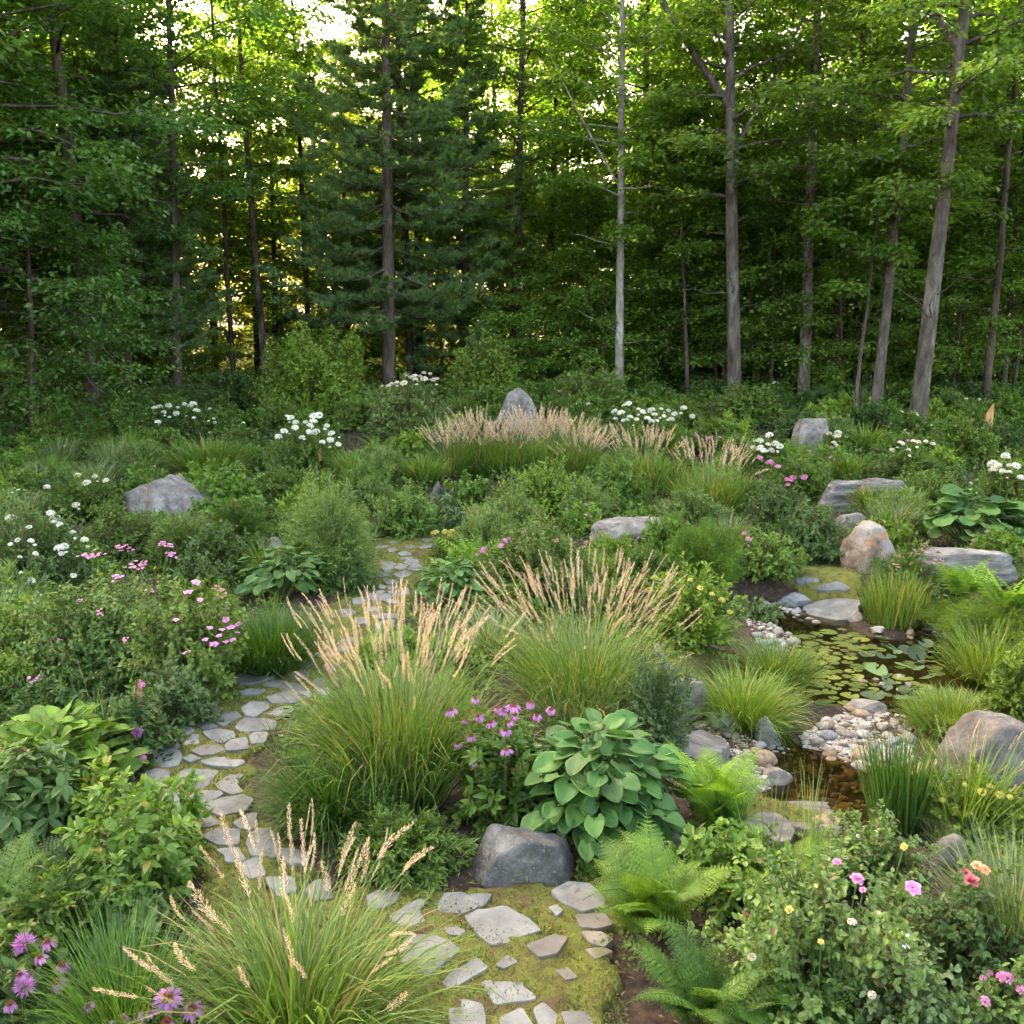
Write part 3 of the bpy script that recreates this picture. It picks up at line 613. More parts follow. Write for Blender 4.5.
def pine_geo(seed, H, r0, z0, Rm, whorl=.5, nper=6, p1=(0, 0, 10), nL=.18, nw=.026, lower=1.0, ntuft=9, needles=12):
    rng = rng_(seed); tr = M(); cr = M(); A = trunk_curve(rng, (0, 0, 0), p1, H, .05); zs = A[:, 2]; rad = r0 * (1 - .85 * zs / H) + .01; k0 = A.copy(); k0[0, 2] -= .5; tube(tr, k0, rad, 8)
    P = []; D = []; Vv = []
    z = z0; az0 = 0
    while z < H - .2:
        f = (z - z0) / (H - z0); pr = (1 - f) ** .55 * (lower + (1 - lower) * min(1, f * 3)) ; b = np.array([np.interp(z, zs, A[:, 0]), np.interp(z, zs, A[:, 1]), z]); az0 += .7
        for k in range(nper):
            if rng.random() < .14: continue
            az = az0 + k * 6.283 / nper + rng.normal() * .2; l = max(.4, Rm * pr * rng.uniform(.65, 1.15)); e = -.05 + .5 * f + rng.normal() * .08
            d = np.array([math.cos(az) * math.cos(e), math.sin(az) * math.cos(e), math.sin(e)]); t = np.linspace(0, 1, 6)
            C = b + d * (l * t)[:, None] + np.array([0, 0, 1.]) * ((-.16 * np.sin(t * 3.1) + .14 * t ** 3) * l)[:, None]; tube(tr, C, np.linspace(.032, .008, 6) * (1 - f * .5), 4)
            nb = int(6 + l * 6); tb = rng.uniform(.15, 1, nb); j = tb * 5; a = np.floor(j).astype(int).clip(0, 4); P0 = C[a] + (C[a + 1] - C[a]) * (j - a)[:, None]
            ba = az + rng.choice([-1, 1], nb) * rng.uniform(.3, 1.0, nb); bl = (.30 + l * .18) * rng.uniform(.6, 1.2, nb) * (1.1 - tb * .5)
            bd = np.stack([np.cos(ba), np.sin(ba), rng.normal(size=nb) * .12 + .12], 1)
            u = rng.random((nb, ntuft)); Q = (P0[:, None] + bd[:, None] * (bl[:, None] * u)[..., None]).reshape(-1, 3); bb = np.repeat(bd, ntuft, 0)
            Q = np.repeat(Q, needles, 0); bb = np.repeat(bb, needles, 0)
            P.append(Q); D.append(bb * .8 + rng.normal(size=Q.shape) * .55 + [0, 0, .35]); Vv.append(np.repeat(rng.random(nb * ntuft), needles) * .6 + .4 * rng.random(len(Q)))
        z += whorl * rng.uniform(.75, 1.25)
    P = np.concatenate(P); D = np.concatenate(D); V = np.concatenate(Vv); n = len(P)
    scat(cr, 'tri', P, D, rng.normal(size=(n, 3)), nL * rng.uniform(.7, 1.15, n), nw, V); return tr, cr
def copy_tree(root, loc, rz=0, s=1., label=None, group=None):
    r = root.copy(); COL.objects.link(r); r.location = loc; r.rotation_euler = (0, 0, rz); r.scale = (s, s, s * (1.0))
    if label: r['label'] = label
    if group: r['group'] = group
    for ch in root.children:
        c = ch.copy(); COL.objects.link(c); c.parent = r
        for g in ch.children:
            d = g.copy(); COL.objects.link(d); d.parent = c
    return r
# ================================================================== SETTING
def axis_coords(segs): return np.unique(np.concatenate([np.arange(a, b, s) for a, b, s in segs]))
xs = axis_coords([(-160, -30, 6), (-30, -8, .8), (-8, 0, .16), (0, 6, .07), (6, 9, .2), (9, 30, .8), (30, 161, 6)])
ys = axis_coords([(-40, 0, 2), (0, 4, .3), (4, 13, .075), (13, 34, .35), (34, 80, 2), (80, 241, 10)])
X, Y = np.meshgrid(xs, ys); Z = terrain(X, Y) + .018 * fbm(np.stack([X.ravel() * 2.2, Y.ravel() * 2.2, 0 * X.ravel()], 1), 3, 4).reshape(X.shape) * (np.hypot(X, Y) < 40)
m = M(); nx, ny = len(xs), len(ys); i, j = np.meshgrid(np.arange(nx - 1), np.arange(ny - 1)); b = (j * nx + i).ravel()
m.add(np.stack([X, Y, Z], -1).reshape(-1, 3), np.stack([b, b + 1, b + nx + 1, b + nx], 1))
tag(m.build('ground', SM['soil'], smooth=True), kind='structure')

PATHPX = [(330, 1120), (300, 1000), (215, 920), (190, 860), (165, 815), (142, 780), (145, 748), (175, 712), (225, 688), (232, 672), (300, 655), (330, 640), (322, 620), (335, 600), (345, 585),
          (352, 572), (375, 565), (378, 550), (375, 541), (400, 535), (430, 533), (452, 528), (462, 512), (490, 500), (505, 520), (480, 532), (455, 548), (440, 562), (425, 578), (415, 590), (408, 615), (392, 640), (352, 670), (317, 700), (277, 732), (254, 760), (250, 790), (262, 825), (288, 857), (340, 883), (400, 892),
          (470, 897), (575, 887), (640, 862), (720, 838), (800, 800), (860, 850), (780, 900), (660, 915), (606, 935), (606, 960), (621, 1010), (645, 1060), (670, 1120)]
PATHW = at([p[0] for p in PATHPX], [p[1] for p in PATHPX])[:, :2]
PATH2 = at([792, 850, 862, 868, 800, 778], [566, 566, 590, 612, 606, 588])[:, :2]
def drape(name, polys, cell, lift, mat, amp=.008, kind='structure'):
    m = M()
    for poly in polys:
        x0, y0 = poly.min(0) - .1; x1, y1 = poly.max(0) + .1
        gx = np.arange(x0, x1, cell); gy = np.arange(y0, y1, cell); X, Y = np.meshgrid(gx, gy); wx = .11 * fbm(np.stack([X.ravel() * 5, Y.ravel() * 5, 0 * X.ravel()], 1), 3, 2).reshape(X.shape)
        ins = inpoly(X + wx, Y + wx, poly); nn = fbm(np.stack([X.ravel() * 14, Y.ravel() * 14, 0 * X.ravel()], 1), 3, 8).reshape(X.shape)
        Z = np.where(ins, terrain(X, Y) + lift + amp * nn + .018 * fbm(np.stack([X.ravel() * 2.2, Y.ravel() * 2.2, 0 * X.ravel()], 1), 3, 4).reshape(X.shape), terrain(X, Y) - .05)
        nx, ny = len(gx), len(gy); i, j = np.meshgrid(np.arange(nx - 1), np.arange(ny - 1)); q = ins[:-1, :-1] | ins[1:, :-1] | ins[:-1, 1:] | ins[1:, 1:]
        b = (j * nx + i)[q]; m.add(np.stack([X, Y, Z], -1).reshape(-1, 3), np.stack([b, b + 1, b + nx + 1, b + nx], 1))
    o = m.build(name, mat, smooth=True); return tag(o, kind=kind)
drape('moss_path', [PATHW, PATH2], .035, .027, SM['moss'], .008)
# mossy bank beside the pond
BANK1 = at([655, 700, 735, 770, 790, 745, 700, 660], [640, 640, 655, 690, 728, 728, 705, 680])[:, :2]
BANK2 = at([905, 1030, 1060, 1000, 930, 905, 935], [600, 590, 700, 740, 760, 720, 660])[:, :2]
drape('moss_bank', [BANK1, BANK2], .06, .022, SM['moss'], .02)

WZ = -.30
def atZ(px, py, z=WZ):
    d = rays([px], [py])[0]; return d * ((z - CAMH) / d[2]) + np.array([0, 0, CAMH])
# ---- stones of the path, outlines read off the photograph and laid on the ground
def crop(ox, oy, s, polys): return [[(ox + x / s, oy + y / s) for x, y in p] for p in polys]
SA = crop(340, 860, 3.413, [
 [(95,150),(130,128),(200,135),(195,165),(150,190),(100,192)], [(170,222),(265,165),(300,165),(270,205),(290,235),(235,258),(190,245)],
 [(335,175),(360,135),(515,137),(490,175),(415,205),(345,200)], [(430,220),(560,190),(640,232),(680,272),(640,285),(520,322),(470,280)],
 [(725,130),(780,100),(850,105),(895,150),(900,180),(830,200),(760,170)], [(712,190),(740,180),(760,200),(740,217)],
 [(210,330),(235,290),(320,290),(410,338),(350,385),(300,430),(260,400),(210,380)], [(355,440),(380,410),(465,362),(503,395),(400,455),(360,460)],
 [(530,385),(575,348),(612,372),(560,397)], [(482,435),(580,400),(672,490),(530,507),(500,465)], [(635,325),(730,290),(775,300),(740,350),(680,365)],
 [(735,405),(780,395),(810,430),(770,440)], [(370,520),(420,500),(485,515),(495,600),(380,590)], [(545,560),(620,525),(660,590),(640,640),(560,630)],
 [(660,530),(695,508),(740,550),(730,600),(680,590)], [(755,545),(840,540),(870,600),(780,610)], [(355,265),(395,258),(428,272),(410,287),(370,285)],
 [(805,210),(900,205),(930,240),(880,255),(820,250)], [(825,264),(890,265),(930,290),(900,320),(850,300)], [(840,330),(900,325),(930,340),(870,365)]])
SB = crop(140, 740, 5.12, [
 [(75,120),(110,75),(170,65),(212,105),(190,150),(110,160)], [(270,80),(330,55),(400,55),(430,75),(380,95),(320,102)], [(440,60),(470,35),(540,22),(555,75),(450,85)],
 [(225,120),(260,98),(310,120),(260,138)], [(320,130),(400,112),(490,112),(530,135),(490,158),(380,155)], [(190,215),(240,172),(395,178),(340,250),(270,270)],
 [(395,245),(450,205),(525,198),(495,245),(525,280),(470,290),(410,265)], [(268,300),(330,280),(400,282),(420,297),(380,320),(300,345),(268,350)],
 [(342,352),(420,325),(520,310),(570,330),(530,380),(420,405),(370,385)], [(280,470),(300,430),(360,415),(410,450),(340,470)], [(485,450),(550,405),(595,400),(590,475),(520,478)],
 [(330,520),(400,487),(505,492),(500,560),(400,560)], [(560,520),(605,485),(660,485),(700,540),(690,620),(570,610)], [(520,670),(600,640),(640,720),(560,740)],
 [(400,590),(500,580),(540,640),(450,655)], [(720,590),(780,590),(860,610),(850,660),(760,660)], [(850,790),(900,745),(970,740),(980,830),(880,840)], [(650,740),(780,740),(800,800),(700,830)],
 [(30,190),(90,175),(150,190),(130,240),(60,250)], [(120,270),(200,290),(240,330),(200,380),(120,350)]])
SC = crop(140, 640, 5.12, [
 [(500,210),(560,182),(650,182),(685,210),(600,240),(510,245)], [(745,140),(800,130),(885,140),(850,162),(770,162)], [(760,190),(800,178),(862,182),(850,208),(790,215)],
 [(630,250),(690,228),(745,232),(700,260)], [(715,265),(760,240),(845,265),(830,280),(740,282)], [(515,290),(560,272),(640,278),(600,300),(530,305)], [(660,320),(740,295),(860,290),(870,315),(790,345),(690,350)],
 [(525,370),(570,340),(655,337),(655,370),(590,412),(545,400)], [(665,405),(720,370),(775,365),(790,385),(740,412)], [(370,410),(440,385),(490,380),(515,405),(430,448)],
 [(280,440),(330,427),(395,455),(330,472)], [(500,470),(540,427),(640,430),(690,440),(680,480),(560,492)], [(330,490),(400,477),(470,490),(485,515),(420,545),(370,530)],
 [(160,500),(180,450),(250,455),(275,480),(215,510)], [(225,550),(270,505),(300,505),(300,545),(270,560)], [(565,525),(590,508),(650,508),(640,555),(575,562)],
 [(100,560),(130,530),(205,520),(195,570),(120,595)], [(850,105),(900,90),(980,85),(990,105),(900,112)], [(345,370),(400,355),(430,365),(370,385)], [(870,240),(900,215),(950,215),(920,260)],
 [(930,160),(990,140),(1020,150),(980,180)], [(900,280),(960,270),(980,300),(910,310)], [(980,60),(1060,40),(1100,60),(1010,80)], [(1010,20),(1080,0),(1120,20),(1060,35)]])
SD = crop(320, 520, 6.4, [
 [(435,200),(480,192),(500,212),(450,222)], [(500,225),(550,210),(585,235),(520,240)], [(630,190),(700,175),(745,160),(740,185),(660,200)], [(545,180),(590,175),(610,190),(560,198)],
 [(540,285),(560,265),(620,265),(625,290),(570,297)], [(385,290),(430,280),(490,298),(460,308),(400,305)], [(390,325),(420,308),(465,315),(465,335),(410,342)], [(480,325),(510,300),(560,310),(540,335),(500,337)],
 [(290,378),(350,358),(430,370),(430,385),(340,395)], [(405,350),(450,342),(460,358),(420,362)], [(475,370),(540,350),(580,365),(560,385),(500,390)], [(560,340),(610,300),(650,320),(640,350)],
 [(410,405),(440,390),(500,395),(500,420),(430,425)], [(250,425),(300,405),(350,420),(300,440)], [(200,405),(240,395),(275,405),(230,420)], [(350,435),(390,425),(425,435),(400,452)],
 [(428,432),(480,430),(490,445),(440,452)], [(165,470),(200,450),(250,455),(245,480),(190,490)], [(270,470),(300,455),(330,460),(330,485),(275,488)], [(360,470),(400,465),(415,475),(370,485)],
 [(280,505),(330,488),(400,487),(455,505),(440,530),(330,530)], [(210,520),(260,510),(300,525),(280,550),(220,555)], [(400,540),(450,530),(510,545),(470,560)], [(305,590),(340,580),(385,590),(370,608),(320,610)],
 [(340,640),(400,620),(500,625),(480,650),(370,655)], [(360,690),(400,670),(470,665),(460,720),(370,720)], [(355,185),(400,170),(440,178),(390,190)], [(650,135),(700,125),(715,142),(670,150)],
 [(500,250),(590,245),(600,258),(530,262)], [(435,470),(500,465),(505,480),(450,488)], [(515,470),(560,440),(570,480),(520,500)], [(120,600),(190,590),(230,620),(150,640)], [(230,650),(300,640),(310,680),(250,690)], [(440,150),(500,145),(510,160),(450,163)]])
LBL_A = {3: 'large pale diamond flagstone in moss, squarely in front of the dark boulder', 6: 'large cracked grey flagstone beside the arching reed grass clump at the near bend',
         4: 'rounded blue-grey flagstone between the dark boulder and the bright fern', 2: 'wide flagstone tight against the foot of the low leafy herb and dark boulder', 9: 'square-ended grey flagstone below the small pointed chip, at the bottom of the picture',
         7: 'narrow slanting flagstone between the cracked slab and the square-ended one', 10: 'weathered pale brown flagstone half sunk in moss near the bright fern', 1: 'irregular notched flagstone between the reed grass plumes and the cracked slab',
         0: 'small grey flagstone nearest the plumes beside the low leafy herb', 17: 'brown stone at the path edge just under the bright fern', 18: 'reddish brown edging stone by the dark mulch pocket under the fern'}
fs = 0
for crop_, base, grp in ((SA, 'A', 'flagstones of the near path junction'), (SB, 'B', 'flagstones round the mulch curve'), (SC, 'C', 'flagstones of the middle path bend'), (SD, 'D', 'flagstones of the far path stretch')):
    ctr = [at1(*np.mean(p, 0)) for p in crop_]
    for k, p in enumerate(crop_):
        w = at([q[0] for q in p], [q[1] for q in p])[:, :2]
        w = w.mean(0) + (w - w.mean(0)) * (1.08 if base == 'A' else 1.17)
        gen = {'A': 'small flagstone or chip set in green moss at the near path junction', 'B': 'grey flagstone set in moss along the dark mulch curve of the path', 'C': 'grey flagstone set in moss at the middle bend of the path', 'D': 'pale flagstone set in moss on the far stretch of the path'}[base]
        lab = LBL_A.get(k, gen) if base == 'A' else gen
        sm = SM['flag'] if not (base == 'A' and k in (10, 11, 17, 18, 19)) else None
        o = slab('flagstone', w, lab, 'flagstone', grp if lab == gen else None, 'flag' if sm else 'flagb', seed=fs, lift=.037); fs += 1
# the steps and slabs at the pond and stream
POND = [(('large smooth grey step slab at the head of the lily pond', 'stone slab'), crop(740, 560, 3.938, [[(245,160),(330,150),(460,150),(480,160),(455,205),(330,205),(270,185)]])[0], .14, .05, 'flag'),
        (('middle stepping stone in the moss above the pond step', 'stepping stone'), crop(740, 560, 3.938, [[(285,125),(330,112),(400,110),(440,128),(380,137),(310,137)]])[0], .05, .05, 'flag'),
        (('farthest stepping stone in the moss below the rusty upright boulder', 'stepping stone'), crop(740, 560, 3.938, [[(215,90),(260,82),(320,88),(300,100),(225,108)]])[0], .05, .05, 'flag'),
        (('broad flat slab under the hosta and the bright green fern', 'stone slab'), [(628, 848), (650, 840), (697, 839), (706, 852), (692, 872), (660, 868), (636, 862)], .12, .07, 'granite'),
        (('flat slab between the lime fern and the long stream slab', 'stone slab'), [(742, 826), (776, 823), (796, 838), (790, 852), (750, 856)], .14, .07, 'granite'),
        (('big sloping pale slab beside the stream pool', 'stone slab'), [(768, 800), (786, 794), (810, 808), (833, 824), (853, 832), (850, 848), (812, 848), (795, 836), (766, 822)], .16, .035, 'granite'),
        (('pale flat slab peeking out behind the lime fern', 'stone slab'), [(672, 748), (700, 738), (726, 745), (730, 760), (700, 768), (676, 762)], .12, .08, 'granite')]
for k, ((lab, cat), p, th, lift, mt) in enumerate(POND):
    w = at([q[0] for q in p], [q[1] for q in p])[:, :2] + (np.array([.04, -.12]) if k == 5 else 0) if k != 0 else np.array([atZ(*q, WZ + .10)[:2] for q in p]); slab('stone_slab', w, lab, cat, None, mt, th=th, lift=lift, seed=400 + k, rough=.02, gcl=k == 0, zmin=WZ if k == 0 else None, fit=k > 2)

# ---- water
mw, nt, out, N, L = newmat('brown_water')
lw = N('LayerWeight', n0=.22); tb = N('BsdfTransparent'); tb.inputs[0].default_value = (.66, .54, .30, 1); gl = N('BsdfGlossy'); gl.inputs['Roughness'].default_value = .03; gl.inputs[0].default_value = (.9, .9, .9, 1)
df = N('BsdfDiffuse'); df.inputs[0].default_value = (.035, .026, .010, 1); m0 = N('MixShader', n0=.12); L(tb.outputs[0], m0.inputs[1]); L(df.outputs[0], m0.inputs[2])
tc = N('TexCoord'); no = N('TexNoise', n2=7.); L(tc.outputs['Object'], no.inputs['Vector']); bu = N('Bump', i_Strength=.12, i_Distance=.02); L(no.outputs[0], bu.inputs['Height']); L(bu.outputs[0], gl.inputs['Normal']); L(bu.outputs[0], lw.inputs['Normal'])
fr = N('Fresnel', n0=1.33); L(bu.outputs[0], fr.inputs['Normal'])
mx = N('MixShader'); L(fr.outputs[0], mx.inputs[0]); L(m0.outputs[0], mx.inputs[1]); L(gl.outputs[0], mx.inputs[2]); L(mx.outputs[0], out.inputs[0])
m = M(); m.add([(1.2, 4.6, WZ), (5.6, 4.6, WZ), (5.6, 12.3, WZ), (1.2, 12.3, WZ)], [(0, 1, 2, 3)]); tag(m.build('pond_water', mw), kind='structure')
def atZ(px, py, z=WZ):
    d = rays([px], [py])[0]; return d * ((z - CAMH) / d[2]) + np.array([0, 0, CAMH])
# ---- river stones and gravel
def rpoly(rng, poly, n):
    poly = np.array(poly, float); o = []
    while len(o) < n:
        p = rng.uniform(poly.min(0), poly.max(0), (n * 3, 2)); o += list(p[inpoly(p[:, 0], p[:, 1], poly)])
    return np.array(o[:n])
PEB = []
for k in range(7):
    P, F = rock_geo(600 + k, (1, .78, .5), 3, 9, (.75, 1.0), .05, soft=.06); m = M(); m.add(P, F); PEB.append((P, F))
PM = {}
def pebmesh(k, mat):
    if (k, mat) not in PM: m = M(); m.add(*PEB[k]); PM[(k, mat)] = m.mesh('river_stone', SM[mat], True)
    return PM[(k, mat)]
GR = [([(690,712),(735,712),(772,733),(792,758),(775,792),(748,800),(705,752)], 58, (.05, .13), ('cobble', 'cobble', 'cobbleg', 'cobbleb'), 'rounded river stone on the bank between the lime fern and the pool', 'river stones by the fern', 900),
      ([(800,735),(830,720),(860,704),(905,700),(915,740),(908,772),(870,792),(850,782),(838,757),(805,748)], 104, (.06, .17), ('cobblew', 'cobble', 'cobble', 'cobbleg', 'cobble', 'cobbleb'), 'pale rounded stone on the cobble bar between lily pond and stream pool', 'cobbles of the bar', 2600),
      ([(898,765),(938,768),(945,800),(905,818)], 16, (.08, .18), ('cobbleg', 'cobble', 'cobbleb'), 'stone wedged between the upright sedge and the big pale boulder', 'stones by the sedge', 200),
      ([(742,612),(784,610),(818,640),(814,652),(762,652)], 50, (.07, .17), ('cobble', 'cobblew', 'cobbleg'), 'pinkish stone piled on the pond edge by the step slab', 'stones by the pond step', 500),
      ([(900,622),(955,624),(952,648),(912,646)], 16, (.06, .16), ('cobble', 'cobbleb', 'cobbleg'), 'stone at the pond edge behind the lily pads', 'stones behind the lily pads', 300),
      ([(752,748),(865,752),(875,800),(835,842),(792,800)], 50, (.07, .20), ('cobbleb', 'cobbleb', 'cobbleb', 'cobble'), 'brown stone lying in the shallow stream pool', 'stones in the stream pool', 300)]
gm = M(); rg = rng_(71); IV, IF = ico(1)
for poly, n, (s0, s1), mats, lab, grp, ng in GR:
    pp = rpoly(rg, poly, n); W3 = at(pp[:, 0], pp[:, 1])
    for q in W3:
        s = s0 + (s1 - s0) * rg.random() ** 1.8; k = int(rg.integers(0, 7)); mt = mats[int(rg.integers(0, len(mats)))]
        o = link('river_stone', pebmesh(k, mt)); o.location = (q[0], q[1], (max(q[2], WZ - .015 - .03 * rg.random()) if grp != 'stones in the stream pool' else q[2]) + s * .16); o.rotation_euler = (rg.normal() * .2, rg.normal() * .2, rg.uniform(0, 6)); o.scale = (s, s * rg.uniform(.8, 1.1), s * rg.uniform(.7, 1.1)); tag(o, lab, 'river stone', grp)
    pp = rpoly(rg, poly, ng); W3 = at(pp[:, 0], pp[:, 1]); sz = rg.uniform(.010, .028, ng)[:, None, None] * rg.uniform(.7, 1.2, (ng, 1, 3)) * [1, 1, .6]
    gm.add((IV[None] * sz + W3[:, None]).reshape(-1, 3), (IF[None] + (np.arange(ng) * len(IV))[:, None, None]).reshape(-1, 3), np.repeat(rg.random(ng), len(IF)))
mg, nt, out, N, L = newmat('gravel_mix'); a_ = N('Attribute', attribute_name='v'); r = ramp(N, [(0, (.14, .10, .07)), (.3, (.30, .26, .22)), (.6, (.36, .32, .28)), (.85, (.47, .44, .40)), (1, (.36, .24, .18))]); L(a_.outputs['Fac'], r.inputs[0]); p = N('BsdfPrincipled', i_Roughness=.75); L(r.outputs[0], p.inputs[0]); L(p.outputs[0], out.inputs[0])
tag(gm.build('gravel', mg), kind='stuff')
def prock(label, px, py, w, h, mat, seed, dep=.8, cat='boulder', sink=.34, name='boulder', hk=1.0, **k):
    """boulder whose front foot is at px,py; w,h in pixels"""
    g = at1(px, py); D = depth(g); wm = w * D / FPX; hm = h * D / FPX * 1.06 * hk; c = g + np.array([g[0] / g[1], 1, 0]) * (wm * dep * .42); c[2] = T(c[0], c[1])
    return rock(name, label, cat, c, (wm, wm * dep, hm / (1 - sink)), mat, seed, sink=sink, **k)
prock('dark speckled angular boulder at the path junction below the hosta', 524, 892, 114, 62, 'darkrock', 11, .62, sink=.36, pts=[(0.08, -1, .22, .50), (-.85, -.15, .36, .66), (.22, .1, 1, .60), (.95, -.1, .22, .74), (.7, -.5, .4, .72), (-.4, -.3, .9, .64)], nplanes=3, cut=(.9, 1.), amp=.045, soft=.006)
prock('big pale granite boulder beside the stream sedge', 990, 792, 112, 86, 'granite', 23, .8, pts=[(0, -1, .3, .75), (-.6, 0, .8, .72), (0, 0, 1, .78), (-1, -.2, .1, .85)], nplanes=7, cut=(.85, 1.), soft=.008)
prock('smaller pale boulder tucked behind the big granite one', 1022, 715, 36, 26, 'granite', 24)
prock('rusty upright faceted boulder beyond the pond step', 867, 574, 62, 58, 'brownrock', 31, .8, pts=[(.35, -1, .1, .62), (-.7, -.6, .2, .66), (.8, .1, .5, .72), (0, 0, 1, .82), (-.9, 0, .3, .8)], nplanes=6, cut=(.85, 1.), soft=.006, amp=.06, sub=5)
prock('long low rock ledge behind the pink astilbe', 962, 592, 104, 54, 'ledge', 37, .55, pts=[(0, 0, 1, .6), (0, -1, .1, .6)], nplanes=6, cut=(.85, 1), layers=5)
prock('layered grey ledge rock, lower long half', 848, 513, 72, 38, 'ledge', 41, .6, pts=[(0, 0, 1, .62), (0, -1, .1, .6), (-.8, 0, .5, .75)], nplanes=5, cut=(.85, 1), layers=6, soft=.008)
prock('layered grey ledge rock, taller stepped half', 880, 516, 50, 44, 'ledge', 43, .9, pts=[(0, 0, 1, .7), (0, -1, .1, .65)], nplanes=5, cut=(.85, 1), layers=6, soft=.008)
prock('small flat grey rock below the layered ledge', 850, 530, 34, 16, 'granite', 44, .7)
prock('squared grey standing boulder beneath the slim trunks', 808, 458, 42, 42, 'granite', 47, .7, pts=[(0, 0, 1, .82), (0, -1, .1, .7), (-.8, 0, .45, .8)], nplanes=5, cut=(.85, 1))
prock('pointed grey boulder rising behind the rear feather grass', 518, 440, 56, 50, 'granite', 53, .7, pts=[(-.8, 0, .5, .80), (.8, 0, .42, .82), (0, -1, .35, .7), (-.3, 0, 1, .93), (.4, -.1, 1, .88)], nplanes=3, cut=(.9, 1), soft=.008)
prock('low flat-topped lichen-pale boulder amid the central perennials', 628, 550, 80, 34, 'granite', 59, .8, pts=[(0, 0, 1, .7)], nplanes=6, cut=(.85, 1), amp=.09)
prock('broad domed pale boulder among wildflowers beside dried spikes', 172, 520, 96, 45, 'granite', 61, .8, pts=[(-.5, 0, 1, .74), (.6, 0, .8, .7), (0, -1, .4, .7)], nplanes=6, cut=(.85, 1), amp=.07)
prock('small grey domed rock behind the big-leaved clump by the path', 262, 558, 40, 20, 'granite', 67, .8, pts=[(0, 0, 1, .75)])
prock('small pointed dark rock behind the blue-green clump', 438, 503, 18, 22, 'darkrock', 71, .8, pts=[(-.7, 0, .7, .6), (.7, 0, .7, .6)])
prock('pale block of rock between catmint and sunny grass clump', 688, 722, 40, 40, 'granite', 73, .9, pts=[(0, 0, 1, .75), (0, -1, .1, .7)])
prock('grey rock behind the catmint clump', 656, 690, 36, 44, 'granite', 79, .8)
prock('long smooth grey stone above the gravel beside the sunny grass', 722, 732, 40, 18, 'cobbleg', 83, .7, cat='rock', nplanes=6, cut=(.85, 1))
prock('leaning slate-grey stone at the foot of the sunny grass', 766, 748, 30, 30, 'cobbleg', 89, .6, cat='rock', pts=[(.7, 0, .7, .6)])
prock('lumpy brown stone at the near corner of the stream pool', 775, 797, 34, 22, 'cobble', 97, cat='rock')
prock('low dark stone lying across the stream pool', 830, 812, 30, 12, 'cobbleg', 101, cat='rock')
prock('flat brown stone between sedge and big boulder', 925, 808, 60, 26, 'cobbleb', 103, .6, cat='rock')
prock('blue-grey rock showing between rose bush and yellow flowers', 950, 872, 38, 32, 'granite', 107, cat='rock')
prock('long pale flat stone edging the lilies at the cobble bar', 862, 714, 50, 10, 'cobble', 109, .5, cat='rock')
prock('rounded grey stone against the pond step slab', 792, 622, 40, 16, 'cobbleg', 113, .8, cat='rock')
prock('tan rounded stone right of the pond step slab', 856, 622, 18, 10, 'cobble', 127, .9, cat='rock')
prock('tan stone in the water under the pond step', 834, 632, 30, 9, 'cobble', 131, .7, cat='rock')
prock('white oval stone in the pond water', 877, 640, 14, 8, 'cobble', 137, .9, cat='rock', sink=.05)

# ---- lily pads
def pad_mesh(k, mat, up=.0):
    n = 22; a0 = .28; an = np.linspace(a0, 2 * np.pi - a0, n); V = [(0, 0, 0)]; rr = 1 + .05 * np.sin(an * 3 + k)
    V += [(.55 * r * math.cos(a), .55 * r * math.sin(a), .012 * math.sin(a * 4 + k)) for a, r in zip(an, rr)]
    V += [(r * math.cos(a), r * math.sin(a), up * .35 + .05 * math.sin(a * 2 + k) * (1 if up else .4) + .015 * math.sin(a * 9)) for a, r in zip(an, rr)]
    F3 = [(0, i + 1, i + 2) for i in range(n - 1)]; F4 = [(i + 1, n + i + 1, n + i + 2, i + 2) for i in range(n - 1)]
    m = M(); m.add(V, F3, (k * .37) % 1); m.F.append(np.array(F4)); m.A.append(np.full(n - 1, (k * .37) % 1)); m.Mi.append(np.zeros(n - 1, np.int32)); return m.mesh('lily_pad', FM[mat], True)
pads = [pad_mesh(k, 'lily') for k in range(8)]; padsb = [pad_mesh(k, 'blue', .4) for k in range(4)]
lp = np.array([(748,652),(790,634),(850,626),(925,648),(945,676),(905,703),(850,710),(772,696),(752,672)], float); rl = rng_(5); got = []
tries = 0
while len(got) < 130 and tries < 9000:
    tries += 1; c = rl.uniform(lp.min(0), lp.max(0))
    if not inpoly(c[0:1], c[1:2], lp)[0]: continue
    q = atZ(*c); r = .045 + .065 * rl.random()
    if terrain(q[0], q[1]) > WZ - .03: continue
    if any(math.hypot(q[0] - g[0], q[1] - g[1]) < (r + g[2]) * .86 for g in got): continue
    got.append((q[0], q[1], r)); em = c[0] > 868 and rl.random() < .6
    o = link('lily_pad', (padsb if em else pads)[int(rl.integers(0, 4 if em else 8))]); o.location = (q[0], q[1], WZ + (.03 + .05 * rl.random() if em else .004 + .004 * rl.random())); o.scale = (r, r, r); o.rotation_euler = (rl.normal() * (.25 if em else .015), rl.normal() * (.25 if em else .015), rl.uniform(0, 6))
    tag(o, 'blue-green lily leaf tilted up out of the pond' if em else 'flat round yellow-green lily pad floating on the pond', 'lily pad', 'raised lily leaves' if em else 'floating lily pads')
